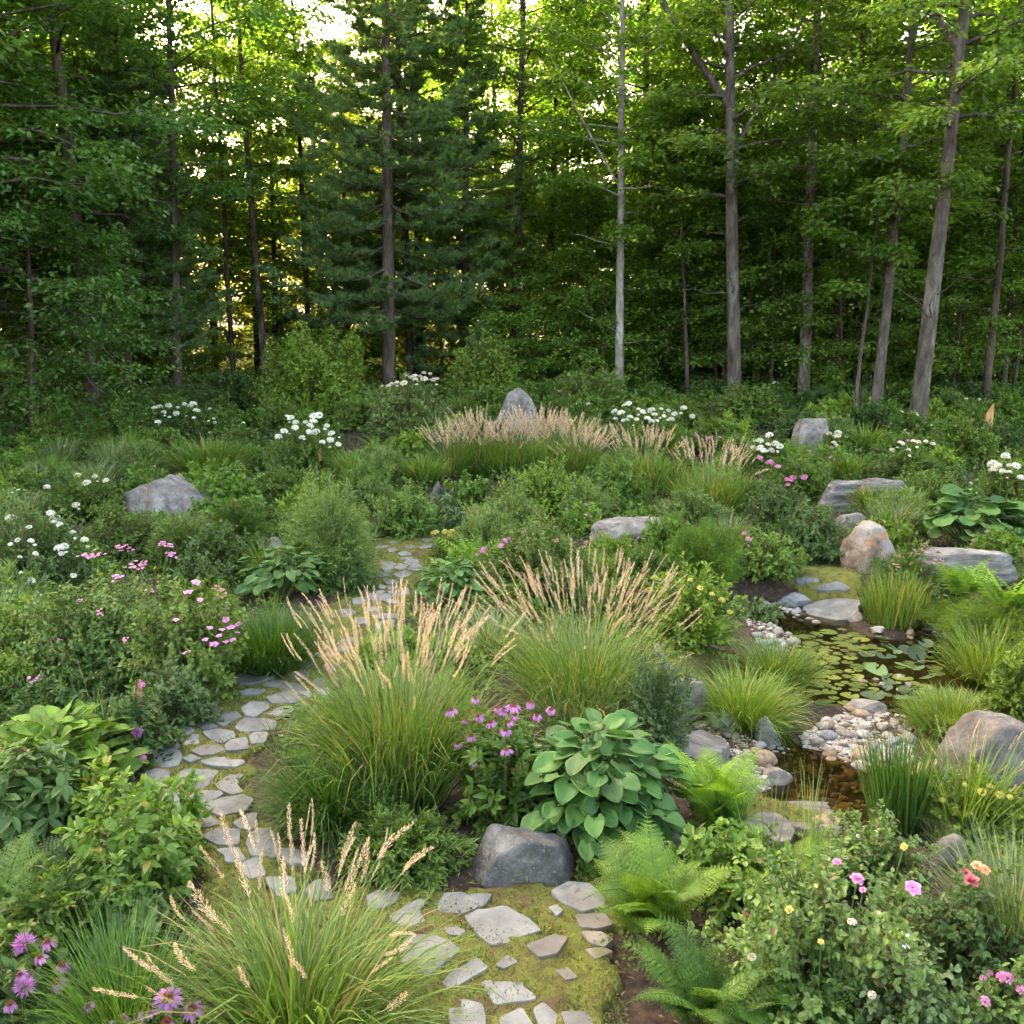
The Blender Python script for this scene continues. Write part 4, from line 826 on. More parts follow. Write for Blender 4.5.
# ================================================================== PLANTS
OCC = []
_sd = [1000]
def site(px, py, w, h, dep=1.0, push=.75):
    """front foot at px,py; w,h pixels -> root location, radius, height"""
    _sd[0] += 1
    g = at1(px, py); D = depth(g); R = w * D / FPX / 2; n = np.array([g[0], g[1]]) / math.hypot(g[0], g[1]); c = g.copy(); c[:2] += n * R * push * dep; c[2] = T(c[0], c[1])
    top = atY(px, py - h, c[1]); H = max(top[2] - c[2], .35 * R, .08); OCC.append((c[0], c[1], R)); return c, R, H, D, _sd[0]
SP = {  # leaf length, width ratio, coverage, material, template, extra
 'herb': (.05, .42, 2.6, 'mid', 'l8', dict(up=.4)), 'willow': (.06, .20, 2.8, 'mid', 'r4', dict(up=.7, tilt=.6)), 'rose': (.034, .62, 2.4, 'rose', 'l8', dict(up=.3, tilt=.6, lump=.4, stem='stemb')),
 'spread': (.085, .42, 2.4, 'dark', 'l8', dict(up=.2, droop=.25, tilt=.35)), 'lime': (.07, .45, 2.4, 'lime', 'l8', dict(up=.3, tilt=.45)), 'lobed': (.075, .8, 2.2, 'bright', 'lob', dict(up=.2, droop=.1, tilt=.4)),
 'sage': (.04, .30, 2.8, 'sage', 'r4', dict(up=.7)), 'cat': (.022, .5, 2.6, 'blue', 'r4', dict(up=.6)), 'shrub': (.06, .5, 3.0, 'mid', 'r4', dict(up=.4, lump=.25, stem='stemb')), 'feather': (.05, .12, 2.2, 'bright', 'r4', dict(up=.9, tilt=.9)),
 'rosette': (.055, .26, 2.6, 'dark', 'l8', dict(up=.65, tilt=.4, per=22)), 'mallow': (.075, .85, 2.2, 'mid', 'lob', dict(up=.2, tilt=.45))}
def H(sp, label, cat, px, py, w, h, fl=None, fk='white', fs=1., spk=None, sk='spike', dep=1., mat=None, cov=None, L=None, group=None, name=None, **kw):
    c, R, Hh, D, sd_ = site(px, py, w, h, dep)
    l, wr, cv, mt, tm, ex = SP[sp]; l = L or l; e = dict(ex); e.update(kw); tm = e.pop('tm', tm)
    lm = 2.9 * D / FPX / max(wr, .3) ** .5
    if l < lm: l = lm
    if D > 11 and tm in ('l8', 'lob'): tm = 'r4'
    r = empty(name or {'rose': 'rose_bush', 'shrub': 'shrub', 'cat': 'catmint', 'lime': 'leafy_perennial', 'spread': 'leafy_perennial'}.get(sp, 'garden_perennial'), c, label, cat, group)
    r['R_'] = R; r['H_'] = Hh
    herb(r, sd_, R, Hh * .97, l, wr, cov or cv, mat or mt, tm=tm, sr=max(.0025, .9 * D / FPX * .5), **e)
    if fl: flowers(r, sd_, fl, c, dflt=fk, size=fs)
    if spk: spikes(r, sd_, spk, c, kind=sk)
    return r, c
def G(label, px, py, w, h, mat='grass', bend=1.1, bw=None, n=900, spread=.7, pl=0, plh=None, hl=.24, fine=None, pm='plume', psp=.30, pbend=.3, cat='grass clump', group=None, R0k=.30, rad=.5, name='grass_clump', push=.5, Lk=1.0, hw=1.0, cap=98):
    c, R, Hh, D, sd_ = site(px, py, w, h, 1, push); r = empty(name, c, label, cat, group)
    bw = max(bw or .006, 1.15 * D / FPX); grass(r, sd_, R * R0k + .02, Hh * 1.12 * Lk, bend, bw, n, mat, spread)
    if pl: top = atY(px, py - plh, c[1])[2] - c[2]; plumes(r, sd_, R * .3, top * .93, pl, hl, pm, D < 9 if fine is None else fine, psp, pbend, hw, cap)
    return r, c
def FN(label, px, py, w, h, n=24, mat='fern', fine=True, pair=22, spread=1., group=None, wid=.30):
    c, R, Hh, D, sd_ = site(px, py, w, h, 1, .6); r = empty('fern', c, label, 'fern', group); Lf = math.hypot(R, Hh) * 1.12; fern(r, sd_, n, Lf, mat, spread * (1.15 if R > Hh else .9), fine, pair, wid)
    return r, c
def HO(label, px, py, w, h, n=60, L=.2, wr=.8, mat='hosta', tm=None, cat='hosta', name='hosta', group=None, flat=0., lay=(.15, 1.4)):
    c, R, Hh, D, sd_ = site(px, py, w, h, 1, .6); r = empty(name, c, label, cat, group); hosta(r, sd_, n, R * 1.15, Hh, L, wr, mat, tm, lay, flat=flat); return r, c

# ---- foreground
G('big bright reed grass with tan plumes arching over the lower path edge', 300, 1085, 290, 185, 'grass', 1.45, .011, 850, .95, 48, 232, .16, True, psp=.62, pbend=.45, R0k=.42, push=.35, Lk=1.0, hw=1.6)
G('fine dark grass tuft between the purple coneflowers and the big plume grass', 130, 1085, 130, 150, 'grassd', .7, .005, 700, .5)
r, c = H('herb', 'mauve coneflowers and bee balm in the bottom corner beside fine dark grass', 'coneflower', 25, 1075, 120, 120, [(47, 942, 18), (40, 957, 19), (62, 965, 18), (57, 982, 20), (20, 975, 16), (10, 1004, 18)], 'cone', mat='dark', name='coneflower_plant', L=.07)
flowers(r, 7, [(24, 944, 19), (24, 987, 18)], c, dflt='mon')
H('herb', 'low pale mauve coneflowers at the bottom edge beside the plume grass', 'coneflower', 168, 1100, 80, 85, [(147, 1010, 20), (168, 998, 24), (192, 1009, 23), (167, 1022, 22), (88, 1006, 16), (120, 1020, 20)], 'cone', mat='mid', name='coneflower_plant', L=.07)
H('mallow', 'heart-leaved dark plant behind the fine dark grass tuft', 'perennial', 128, 985, 110, 75, mat='dark', L=.10)
H('herb', 'feathery mixed greens between the left ferns and the coneflowers', 'perennial', 55, 985, 150, 100, mat='mid', L=.06, up=.6)
H('lime', 'arching yellow-green leafy mound next to the purple flower spike', 'perennial', 140, 930, 140, 140, spk=[(168, 838, 893, 9)], sk='spike', L=.075, mat='bright')
H('lime', 'sprawling bright leafy stems leaning over the path below the mulch curve', 'perennial', 168, 868, 84, 78, L=.055, mat='bright', up=.7, lump=.4)
H('lime', 'yellow-tipped leafy stems between the dark foliage and the path', 'perennial', 112, 860, 80, 100, L=.07, mat='lime', up=.6)
H('spread', 'broad dark-leaved mound at the picture edge under the lime hosta', 'perennial', 38, 872, 125, 128, L=.11, mat='dark', cov=2.8)
HO('large lime-green leaves of the mound above the dark-leaved plant', 60, 806, 180, 84, 210, .14, .8, 'hostal', lay=(.1, 1.45), flat=-.35)
FN('dark fern fronds at the picture edge below the dark-leaved mound', 2, 930, 90, 80, 12, 'fernd')
FN('feathery fern crown between dark-leaved mound and coneflowers', 70, 955, 110, 80, 14, 'fernd')
H('herb', 'thin pale-flowering spike plant among the lower leaves', 'perennial', 118, 955, 50, 90, spk=[(119, 893, 935, 8)], sk='spikeb', L=.045)
# right foreground
FN('bright feathery fern beside the lower path junction', 652, 960, 140, 98, 22, 'fern', pair=26, wid=.26)
FN('darker spreading fern below the bright feathery one', 712, 1062, 165, 96, 22, 'fernd', pair=24, spread=1.1, wid=.26)
FN('small dark fern reaching the bottom edge under the rose bush', 790, 1060, 120, 90, 18, 'fernd', spread=1.2)
H('herb', 'leafy green herb mound between the bright fern and the rose bush', 'perennial', 735, 925, 150, 90, L=.075, mat='bright', tm='lob', up=.3)
H('herb', 'tufted leafy plant at the foot of the pale stream slab', 'perennial', 700, 900, 90, 60, L=.06, mat='mid')
FN('small fern poking out below the sloping stream slab', 830, 890, 70, 50, 12, 'fern')
FN('light feathery fern between the leafy herb and the stream slab', 795, 915, 80, 70, 12, 'fern')
G('pale star-flowered stalks rising in front of the stream slab', 770, 890, 60, 110, 'grassp', .2, .004, 12, .2, 8, 100, .09, True, 'grassp', .12, .1, cat='wildflower', name='wildflower', R0k=.6)
G('slender green seed stalks rising beside the stream pool', 808, 880, 22, 110, 'grassp', .15, .004, 16, .1, 8, 112, .10, True, 'grassp', .08, .05, cat='wildflower', name='wildflower')
r, c = H('rose', 'blue-leaved rose bush with pink blooms and one white daisy', 'rose bush', 815, 1060, 230, 190, [(837, 862, 10), (857, 879, 11), (863, 890, 8), (913, 888, 13)], 'rose', L=.036, cov=2.6, lump=.45)
flowers(r, 8, [(789, 910, 8), (821, 942, 7), (904, 847, 6), (816, 886, 5)], c, dflt='rosey'); flowers(r, 9, [(905, 940, 18)], c, dflt='daisy', up=.45); flowers(r, 10, [(852, 922, 9), (878, 914, 7), (752, 957, 8), (872, 995, 10)], c, dflt='creamf')
H('rose', 'taller pale-budded rose bush in front of the upright sedge', 'rose bush', 865, 908, 115, 88, [(858, 836, 5), (876, 832, 5), (846, 858, 6)], 'creamf', L=.032)
r, c = H('rose', 'dark-leaved rose bush with red and peach blooms by the picture edge', 'rose bush', 965, 1010, 120, 130, [(971, 881, 13), (966, 874, 10)], 'roser', mat='dark', L=.036); flowers(r, 3, [(985, 870, 12), (977, 866, 9)], c, dflt='rosep')
H('rose', 'low rose bush with mauve-pink double blooms in the bottom corner', 'rose bush', 1005, 1065, 110, 95, [(983, 978, 9), (990, 973, 8), (1005, 978, 17), (1021, 990, 12), (985, 1001, 9)], 'pinkc', L=.034)
H('rose', 'small-leaved rose shoots in the bottom edge middle under the daisy', 'rose bush', 905, 1075, 130, 110, None, L=.036, mat='blue')
G('fine hazy grass by the picture edge above the mauve-pink roses', 1010, 985, 110, 130, 'grassp', .7, .003, 900, .6, cat='grass clump')
H('lime', 'yellow-green spurge with small yellow flowers by the big pale boulder', 'perennial', 975, 860, 130, 85, [(982, 792, 9), (1000, 795, 8), (1010, 797, 8), (965, 785, 6), (990, 786, 7), (943, 800, 6)], 'umb', L=.035, mat='lime', up=.8)
G('thin yellow seed stalks rising in front of the big pale boulder', 965, 850, 110, 110, 'grassy', .5, .0035, 140, .5, 12, 120, .10, True, 'plume', .4, .3)
H('herb', 'leafy green filler mound between the red roses and the yellow spurge', 'perennial', 1000, 915, 100, 60, mat='mid')
# ---- island bed
HO('hosta mound of broad ribbed green leaves behind the dark boulder', 597, 858, 202, 126, 330, .145, .82, 'hosta', lay=(.1, 1.45))
CF = [(450.6,710,15),(475.5,699,10),(478.5,715.5,12),(465.6,720,10),(490.5,722,14),(470.8,736,14),(458,743.5,11),(498,708,12),(513,706,14),(515,715.5,12),(531,703,12),(537,715.5,12),(551,709.5,13),(505.6,730.6,13),(506.4,750,13),(474,764,8),(509,722,12),(503,712,11)]
H('herb', 'purple coneflower clump between plume grass and hosta', 'coneflower', 500, 835, 108, 120, CF, 'cone', mat='mid', L=.085, name='coneflower_plant', up=.5, cov=2.8)
H('rosette', 'low dark-leaved mound spilling to the moss beside the dark boulder', 'perennial', 405, 893, 146, 74, L=.055, mat='mid', cov=2.6)
H('rosette', 'small leafy tuft at the foot of the hosta next to the dark boulder', 'perennial', 597, 880, 40, 24, L=.03, mat='bright')
G('mop of fine dark green grass over the mulch curve', 330, 838, 112, 92, 'grassd', 1.2, .006, 1500, .9, R0k=.35)
G('tall feather reed grass with a dense crown of tan plumes, in the island bed', 400, 816, 152, 152, 'grass', 1.15, .0115, 1000, .42, 185, 216, .19, True, psp=.27, pbend=.36, R0k=.6, hw=1.1)
G('second feather reed grass with pale orange plumes behind the coneflowers', 582, 735, 155, 118, 'grass', 1.2, .012, 1000, .52, 170, 176, .21, True, psp=.36, pbend=.45, R0k=.55, hw=1.1)
G('soft pale green grass between the two feather reed grasses and the hosta', 585, 760, 140, 85, 'grassp', 1.1, .007, 1000, .95, 26, 92, .10, True, 'grassp', .7, .4)
HO('light green leafy clump at the path edge below the plumed grass', 312, 742, 80, 40, 40, .09, .6, 'hosta', cat='perennial', name='leafy_perennial')
G('wispy pinkish stalks at the bend by the leafy clump', 283, 760, 50, 45, 'grassp', .4, .003, 30, .5, 10, 48, .08, True, 'plumed', .4, .2, cat='wildflower', name='wildflower')
H('cat', 'blue-grey catmint mound beside the pale rock', 'catmint', 655, 765, 82, 105, spk=[(640, 690, 706, 4), (650, 700, 716, 4), (662, 694, 712, 4), (671, 704, 720, 4), (678, 716, 730, 4)], L=.024, mat='blue', cov=3)
H('cat', 'shaded blue-flowered trailing mound above the catmint', 'catmint', 640, 720, 70, 60, mat='blue')
FN('lime-green fern between the hosta and the stream pool', 712, 840, 96, 80, 28, 'fern', pair=24, spread=.75)
FN('small dark fern under the lime-green one', 725, 845, 80, 45, 14, 'fernd')
G('sunny mop of fine bright grass above the slate-grey stone', 742, 732, 105, 66, 'grassy', 1.15, .009, 1300, .9, R0k=.4)
G('darker grass clump leaning over the lily pond edge', 775, 700, 80, 62, 'grass', .95, .009, 1000, .7, R0k=.4)
G('upright green sedge growing in the stream pool', 896, 832, 60, 90, 'grassd', .22, .009, 380, .16, 8, 112, .05, True, 'grassp', .2, .1, R0k=.75, name='sedge', cat='sedge')
G('low wiry grass beside the sedge', 945, 850, 60, 45, 'grassp', .9, .004, 160, .7)
G('tall fresh rushes at the far pond edge', 892, 628, 62, 52, 'grassy', .3, .012, 420, .22, R0k=.8, name='rushes', cat='rushes')
G('second stand of fresh rushes nearer the dark-leaved shrub', 925, 634, 55, 44, 'grassy', .35, .012, 330, .25, R0k=.8, name='rushes', cat='rushes')
G('bright mossy grass on the pond bank above the big pale boulder', 958, 742, 104, 46, 'grassy', .8, .006, 2300, .8, R0k=.8)
G('tall thin yellow grass at the pond side by the picture edge', 985, 700, 110, 75, 'grassy', .9, .005, 800, .7, 10, 85, .10, True, 'grassy', .5, .3)
H('feather', 'yellow-green feathery mound on the far pond bank', 'perennial', 990, 668, 110, 62, mat='lime')
H('feather', 'low yellow-green cover where rushes meet the far bank', 'perennial', 960, 650, 90, 26, mat='lime')
H('herb', 'airy lime shoots by the picture edge above the pond bank', 'perennial', 1015, 720, 60, 70, mat='lime', up=.8)
# ---- centre-right
H('lime', 'yellow-green spurge with pale yellow umbels behind the plume grass', 'perennial', 690, 655, 108, 88, [(655, 578, 8), (668, 574, 7), (700, 588, 8), (690, 580, 7), (722, 600, 7), (712, 594, 7), (650, 590, 7), (730, 612, 6)], 'umb', mat='lime', L=.06, up=.7)
H('feather', 'bright ferny mound right behind the yellow umbels', 'perennial', 700, 592, 85, 66, mat='bright', cov=3)
H('shrub', 'dark green willowy mound over the pond steps', 'shrub', 762, 612, 90, 78, [(748, 540, 7), (745, 533, 5)], 'pinkc', mat='mid')
H('shrub', 'low blue-green mat at the foot of the dark willowy mound', 'shrub', 755, 622, 70, 22, mat='blue')
H('spread', 'glossy dark leafy shrub next to the rusty upright boulder', 'shrub', 808, 566, 95, 60, mat='dark', name='shrub')
H('shrub', 'dense dark shrub behind the glossy one', 'shrub', 778, 545, 80, 60, mat='dark')
H('spread', 'small dark rounded plant at the pond edge behind the rushes', 'perennial', 943, 616, 48, 32, mat='dark')
FN('upright light fern against the long low ledge', 962, 612, 44, 50, 16, 'fern', False, 16, .7)
FN('light fern at the picture edge behind the pond bank', 1010, 625, 50, 55, 16, 'fern', False, 16, .8)
H('herb', 'leafy clump with dusty pink flower heads before the long ledge', 'perennial', 915, 596, 80, 46, [(900, 556, 9), (918, 550, 9), (925, 545, 9), (940, 552, 8), (938, 562, 9), (897, 566, 7), (925, 562, 7), (960, 563, 8)], 'dusk', mat='mid')
HO('mound of big round pale green leaves behind the long ledge', 968, 556, 118, 62, 90, .25, .95, 'hosta', HR, 'butterbur', 'butterbur', lay=(.1, 1.3))
G('fine hair-like grass between the ledge and the rusty boulder', 872, 516, 40, 34, 'grassy', .8, .008, 500, .6)
H('shrub', 'bright low shrub beside the layered ledge', 'shrub', 925, 520, 80, 45, mat='mid')
H('shrub', 'rounded light green shrub by the rotted snag', 'shrub', 958, 470, 90, 52, mat='bright')
H('shrub', 'leafy shrub at the foot of the tall leaning trunk', 'shrub', 905, 490, 90, 40, [(900, 443, 6), (893, 449, 5), (913, 441, 6), (919, 444, 6), (925, 441, 6), (932, 444, 6), (909, 450, 5)], 'creamf', mat='mid')
H('shrub', 'tall leafy plant with white flower heads at the picture edge', 'perennial', 1005, 525, 70, 66, [(991, 463, 9), (999, 464, 8), (1004, 456, 7), (991, 471, 6), (1009, 467, 7), (1003, 472, 7), (1009, 473, 6), (1017, 466, 9), (1022, 477, 8), (1020, 506, 6)], 'white', mat='mid', L=.06)
FN('ferny green tuft under the white flowers at the edge', 1015, 568, 50, 40, 14, 'fern', False, 16)
H('herb', 'pale pink and purple flowering clump beside the layered ledge', 'perennial', 795, 505, 70, 50, [(786, 480, 8), (792, 478, 7), (788, 484, 6), (805, 480, 9), (770, 462, 7), (778, 467, 7), (760, 458, 6)], 'pinkc', mat='mid')
H('herb', 'white flower heads just before the squared standing boulder', 'perennial', 768, 478, 52, 42, [(759, 441, 7), (769, 437, 7), (760, 447, 7), (754, 449, 6), (768, 446, 7), (775, 444, 7), (764, 450, 6), (772, 450, 6), (779, 447, 6)], 'white', mat='mid')
H('herb', 'greyish white blooms tucked behind the squared boulder', 'perennial', 836, 462, 30, 34, [(830, 434, 7), (836, 438, 7), (833, 443, 6), (839, 433, 6), (838, 444, 6)], 'creamf', mat='mid')
G('feather grass with orange tips before the standing boulder', 712, 516, 82, 46, 'grassy', .6, .012, 900, .5, 80, 76, .24, False, psp=.4, pbend=.25, R0k=.8, hw=1.2)
G('feather grass with tan tips under the white-flowered bush', 642, 494, 78, 42, 'grass', .6, .012, 900, .5, 80, 68, .24, False, psp=.4, pbend=.25, R0k=.8, hw=1.2)
for k, (px, py) in enumerate([(452, 478), (480, 476), (508, 478), (536, 477), (562, 478), (583, 480)]):
    G('rear feather grass clump in the tan-tipped band in front of the pointed boulder', px, py, (50, 40, 48, 44, 52, 38)[k], (33, 40, 36, 42, 37, 32)[k], 'grass', .6, .014, 700, .5, (60, 84, 66, 90, 74, 54)[k], (54, 64, 58, 67, 61, 52)[k], .28, False, psp=.5, pbend=.25, R0k=.9, group='band of rear feather grasses', hw=1.25)
W1 = [(615, 411), (622, 414), (631, 418), (624, 421), (639, 408), (642, 412), (637, 419), (648, 418), (654, 414), (652, 422), (660, 410), (668, 412), (664, 416), (675, 414), (684, 408), (690, 416), (628, 404), (617, 418), (672, 420), (652, 410)]
H('herb', 'tall bush topped with scattered white blooms behind the tan grasses', 'perennial', 652, 462, 95, 54, [(x, y, 6.5) for x, y in W1], 'white', mat='mid')
H('herb', 'green bushy perennial with a few pink dots before the trunks', 'perennial', 712, 456, 70, 36, [(697, 434, 6), (709, 437, 5), (720, 438, 5)], 'pinkc', mat='mid')
H('lime', 'bright lime leafy mound behind the low flat-topped boulder', 'perennial', 545, 520, 92, 58, mat='lime')
H('spread', 'mid-green leafy mound between lime leaves and boulder', 'perennial', 612, 515, 82, 52, mat='bright')
H('sage', 'greyish small-leaved mound under the orange-tipped grass', 'perennial', 690, 535, 80, 44, mat='sage')
H('shrub', 'dark small-leaved mound between grey foliage and ledge', 'shrub', 752, 520, 76, 40, mat='dark')
H('shrub', 'green shrub before the stepped ledge', 'shrub', 815, 505, 50, 34, mat='mid')
H('sage', 'whitish-flowered airy mound by the path under the lime leaves', 'perennial', 515, 548, 72, 54, mat='sage')
H('rose', 'rose-purple speckled bush behind the second plume grass', 'rose bush', 535, 612, 130, 88, [(483, 551, 8), (500, 545, 5), (505, 541, 5), (522, 531, 6), (510, 538, 5)], 'pinkc', mat='mid', cov=3)
H('rose', 'dusky pink-flowered low bush beside the plumes', 'rose bush', 508, 628, 70, 42, [(497, 605, 8), (505, 600, 7), (520, 575, 7), (557, 541, 8), (587, 543, 7), (492, 612, 7)], 'dusk', mat='mid')
H('herb', 'bright green tuft in front of the low flat-topped boulder', 'perennial', 615, 575, 70, 40, mat='lime', up=.7)
H('sage', 'fine grey-green mound right of the flat-topped boulder', 'perennial', 668, 545, 40, 34, mat='sage')
H('herb', 'fine green foliage behind the yellow umbels near the plumes', 'perennial', 645, 590, 70, 44, mat='mid')
# ---- centre-left
HO('dark broad-leaved clump at the path side by the orange flowers', 452, 614, 86, 54, 100, .14, .6, 'hosta')
H('cat', 'bluish ground mat between broad-leaved clump and plume tips', 'catmint', 460, 650, 90, 36, mat='blue')
H('herb', 'ochre-flowered low clump at the far turn of the path', 'perennial', 452, 560, 40, 28, [(436, 534, 8), (444, 532, 8), (452, 533, 8), (460, 531, 8), (440, 538, 7), (449, 537, 8), (458, 537, 7), (466, 534, 7)], 'umb', mat='mid')
G('short strappy grass under the ochre flowers', 448, 562, 36, 28, 'grass', .5, .01, 200, .4)
H('spread', 'dark green leafy mound at the head of the visible path', 'perennial', 408, 541, 92, 52, mat='mid')
H('spread', 'blue-green leafy mound under the small pointed rock', 'perennial', 445, 535, 50, 38, mat='blue')
H('lobed', 'lobed bright leafy clump beyond the small pointed rock', 'perennial', 470, 508, 50, 38, mat='bright')
G('rounded green grass mound before the rear feather band', 425, 492, 66, 38, 'grass', .7, .012, 900, .6)
G('dark fine grass tuft at the end of the path', 492, 482, 34, 22, 'grassd', .7, .012, 400, .6)
H('willow', 'large billowing light green mound beside the path', 'perennial', 330, 590, 106, 104, mat='sage', cov=3.2, L=.06)
H('cat', 'dark clipped mat at the foot of the billowing mound', 'perennial', 345, 598, 70, 30, mat='dark', name='garden_perennial')
H('lime', 'golden leafy tips above the billowing mound', 'perennial', 315, 512, 70, 36, mat='lime')
H('herb', 'green leafy mound between golden tips and the dark path clump', 'perennial', 365, 510, 66, 46, mat='mid')
H('herb', 'silvery brown groundcover patch upslope of the path', 'perennial', 378, 470, 60, 24, mat='sage')
HO('bold broad-leaved clump beneath the small domed rock', 282, 607, 116, 56, 110, .17, .62, 'hosta', lay=(.1, 1.35))
G('thin straw stalks in the bold broad-leaved clump', 275, 622, 50, 40, 'grassy', .5, .008, 14, .5, 9, 62, .14, True, 'grassp', .4, .3)
G('mound of short bright grass at the path edge', 272, 678, 84, 66, 'grassd', .8, .007, 1900, .7, R0k=.6)
G('few arching straw plumes beside the short bright grass', 300, 672, 30, 30, 'grassp', .9, .004, 24, .9, 7, 44, .12, True, psp=.9, pbend=.8)
H('rose', 'pink-flowered leafy bush leaning over the middle path bend', 'rose bush', 190, 712, 118, 118, [(226, 620, 9), (238, 625, 9), (237, 633, 8), (219, 636, 7), (214, 645, 9), (226, 642, 7), (187, 653, 9), (196, 583, 9), (188, 593, 9), (231, 628, 9), (222, 630, 8), (210, 628, 8), (205, 640, 7), (200, 600, 8), (233, 640, 7), (176, 620, 7)], 'five', mat='mid', L=.05, cov=2.8)
H('rose', 'dusky rose flower heads above the pink-flowered bush', 'rose bush', 215, 660, 60, 60, [(216, 588, 13), (222, 594, 10), (205, 618, 9), (215, 612, 9), (155, 613, 9)], 'dusk', mat='mid', L=.045)
H('herb', 'dark ferny plant at the path edge with a dried pink spike', 'perennial', 175, 735, 86, 66, mat='blue', L=.05, tm='lob')
r, c = H('herb', 'dark low greenery with rusty upright spike beside the lime mound', 'perennial', 135, 770, 90, 80, [(142, 685, 9), (143, 758, 8), (149, 752, 7)], 'pinkc', mat='dark', L=.055, spk=[(140, 680, 722, 11)], sk='spikeb'); flowers(r, 3, [(123, 753, 11), (137, 732, 11)], c, dflt='mon')
G('scattered tan bottlebrush stalks over the dark greenery', 112, 760, 150, 60, 'grass', .5, .005, 160, .6, 9, 116, .10, True, 'plumed', .45, .3)
H('rose', 'wide rose thicket with bright pink clusters', 'rose bush', 110, 700, 170, 118, [(83, 555, 13), (91, 556, 13), (123, 547, 15), (134, 565, 12), (142, 566, 9), (163, 543, 8), (169, 545, 9), (167, 553, 8), (172, 556, 9), (116, 577, 10), (34, 679, 11), (154, 613, 8), (97, 553, 11), (129, 549, 11), (143, 563, 10), (100, 612, 8), (60, 640, 7), (126, 640, 8), (150, 590, 9), (80, 600, 7)], 'phlox', mat='rose', L=.042, cov=3, lump=.3)
H('rose', 'mid-green thicket in front of the white-flowered bush', 'rose bush', 35, 690, 130, 90, None, mat='mid', L=.045, cov=2.8)
H('lime', 'yellowish low shrub at the picture edge above the lime mound', 'shrub', 12, 712, 70, 60, mat='lime', L=.045)
H('herb', 'deep green leafy plants above the large lime leaves', 'perennial', 65, 730, 130, 55, mat='dark', L=.06)
WL = [(12, 519, 10), (28, 528, 9), (12, 543, 7), (19, 541, 7), (30, 541, 8), (51, 514, 9), (55, 520, 9), (59, 525, 8), (73, 532, 9), (60, 549, 9), (65, 546, 7), (62, 552, 7), (86, 540, 9), (20, 558, 6), (36, 555, 6), (4, 575, 7), (31, 581, 9), (22, 572, 6), (74, 576, 7)]
H('rose', 'bush with many round white flower heads at the picture edge', 'rose bush', 42, 615, 120, 96, WL, 'white', mat='dark', L=.045, cov=2.8)
H('rose', 'leafy rose mound between the white flowers and domed boulder', 'rose bush', 125, 572, 100, 62, None, mat='mid')
H('willow', 'mixed spiky stems in front of the domed boulder', 'perennial', 185, 575, 90, 60, mat='sage', up=1.1, spk=[(148, 478, 506, 5), (187, 515, 540, 5)], sk='spiket')
H('willow', 'tall wispy stems between domed boulder and billowing mound', 'perennial', 240, 560, 70, 62, mat='mid', up=1.1, spk=[(234, 500, 520, 6)], sk='spikeb')
H('herb', 'wild leafy mass with white and yellow dots behind the white bush', 'perennial', 82, 525, 90, 48, [(47, 486, 8), (86, 483, 8), (94, 477, 6), (107, 480, 6), (75, 505, 7), (77, 475, 7)], 'creamf', mat='mid')
HO('small dark hosta among the white-dotted wild mass', 66, 500, 50, 22, 24, .22, .7, 'hosta')
H('lime', 'light green patch at the picture edge behind the white bush', 'perennial', 25, 510, 80, 40, mat='lime')
G('soft meadow grass at the picture edge behind the white bush', 30, 530, 80, 36, 'grassp', .6, .01, 500, .5)
H('shrub', 'leafy shrub behind the wild mass at the forest edge', 'shrub', 70, 462, 100, 50, mat='mid')
H('shrub', 'dark shrub between the wild mass and the white flower cluster', 'shrub', 125, 455, 80, 50, mat='mid')
H('lobed', 'bright lobed leaves above the domed boulder', 'perennial', 225, 520, 110, 44, mat='bright', L=.10)
G('bright green flowing grass mound upslope of the domed boulder', 212, 480, 90, 44, 'grass', .9, .012, 1500, .8, R0k=.5)
r, c = H('shrub', 'dark bush with a row of white blooms near the forest', 'perennial', 172, 450, 64, 46, [(x, y, 6.5) for x, y in [(155, 408), (160, 407), (164, 412), (169, 406), (176, 414), (178, 407), (185, 404), (190, 406), (195, 410), (158, 420), (198, 412), (193, 404)]], 'white', mat='dark')
WF = [(278, 438), (285, 432), (291, 419), (296, 421), (295, 427), (305, 423), (309, 426), (315, 417), (319, 415), (313, 422), (326, 428), (316, 432), (311, 433), (322, 442), (332, 435), (331, 440), (339, 444), (303, 438), (288, 417)]
H('herb', 'bush crowned with white globe flowers in the middle distance', 'perennial', 306, 485, 76, 60, [(x, y, 7) for x, y in WF], 'white', mat='mid')
H('herb', 'green leafy mass in front of the white globe flowers', 'perennial', 285, 512, 100, 44, mat='mid', spk=[(283, 470, 487, 7), (320, 448, 461, 6)], sk='spiket')
H('herb', 'dusky red foliage patch between white blooms and globe flowers', 'perennial', 240, 450, 60, 22, [(229, 434, 6), (236, 431, 6), (243, 433, 5), (252, 431, 5)], 'dusk', mat='mid')
H('shrub', 'large rounded light-green shrub at the forest edge', 'shrub', 314, 425, 122, 96, mat='lime', cov=3.4, L=.10)
H('shrub', 'smaller upright light-green shrub beside the pale-topped bush', 'shrub', 482, 412, 82, 80, mat='lime', cov=3.2, L=.10)
H('shrub', 'low dark shrub stretching in front of the dark pines', 'shrub', 235, 420, 100, 50, mat='dark', L=.10)
r, c = H('shrub', 'broad mound topped with a crest of pinkish white blooms', 'shrub', 408, 440, 84, 58, [(388, 386, 6), (393, 384, 6), (398, 381, 6), (403, 383, 6), (404, 378, 6), (410, 377, 6), (415, 380, 6), (420, 376, 6), (426, 379, 6), (430, 375, 5), (434, 381, 6), (437, 378, 5), (414, 375, 5), (425, 374, 5)], 'creamf', mat='sage')
H('shrub', 'reddish-stemmed low shrub under the pale-crested mound', 'shrub', 415, 445, 50, 28, mat='mid')
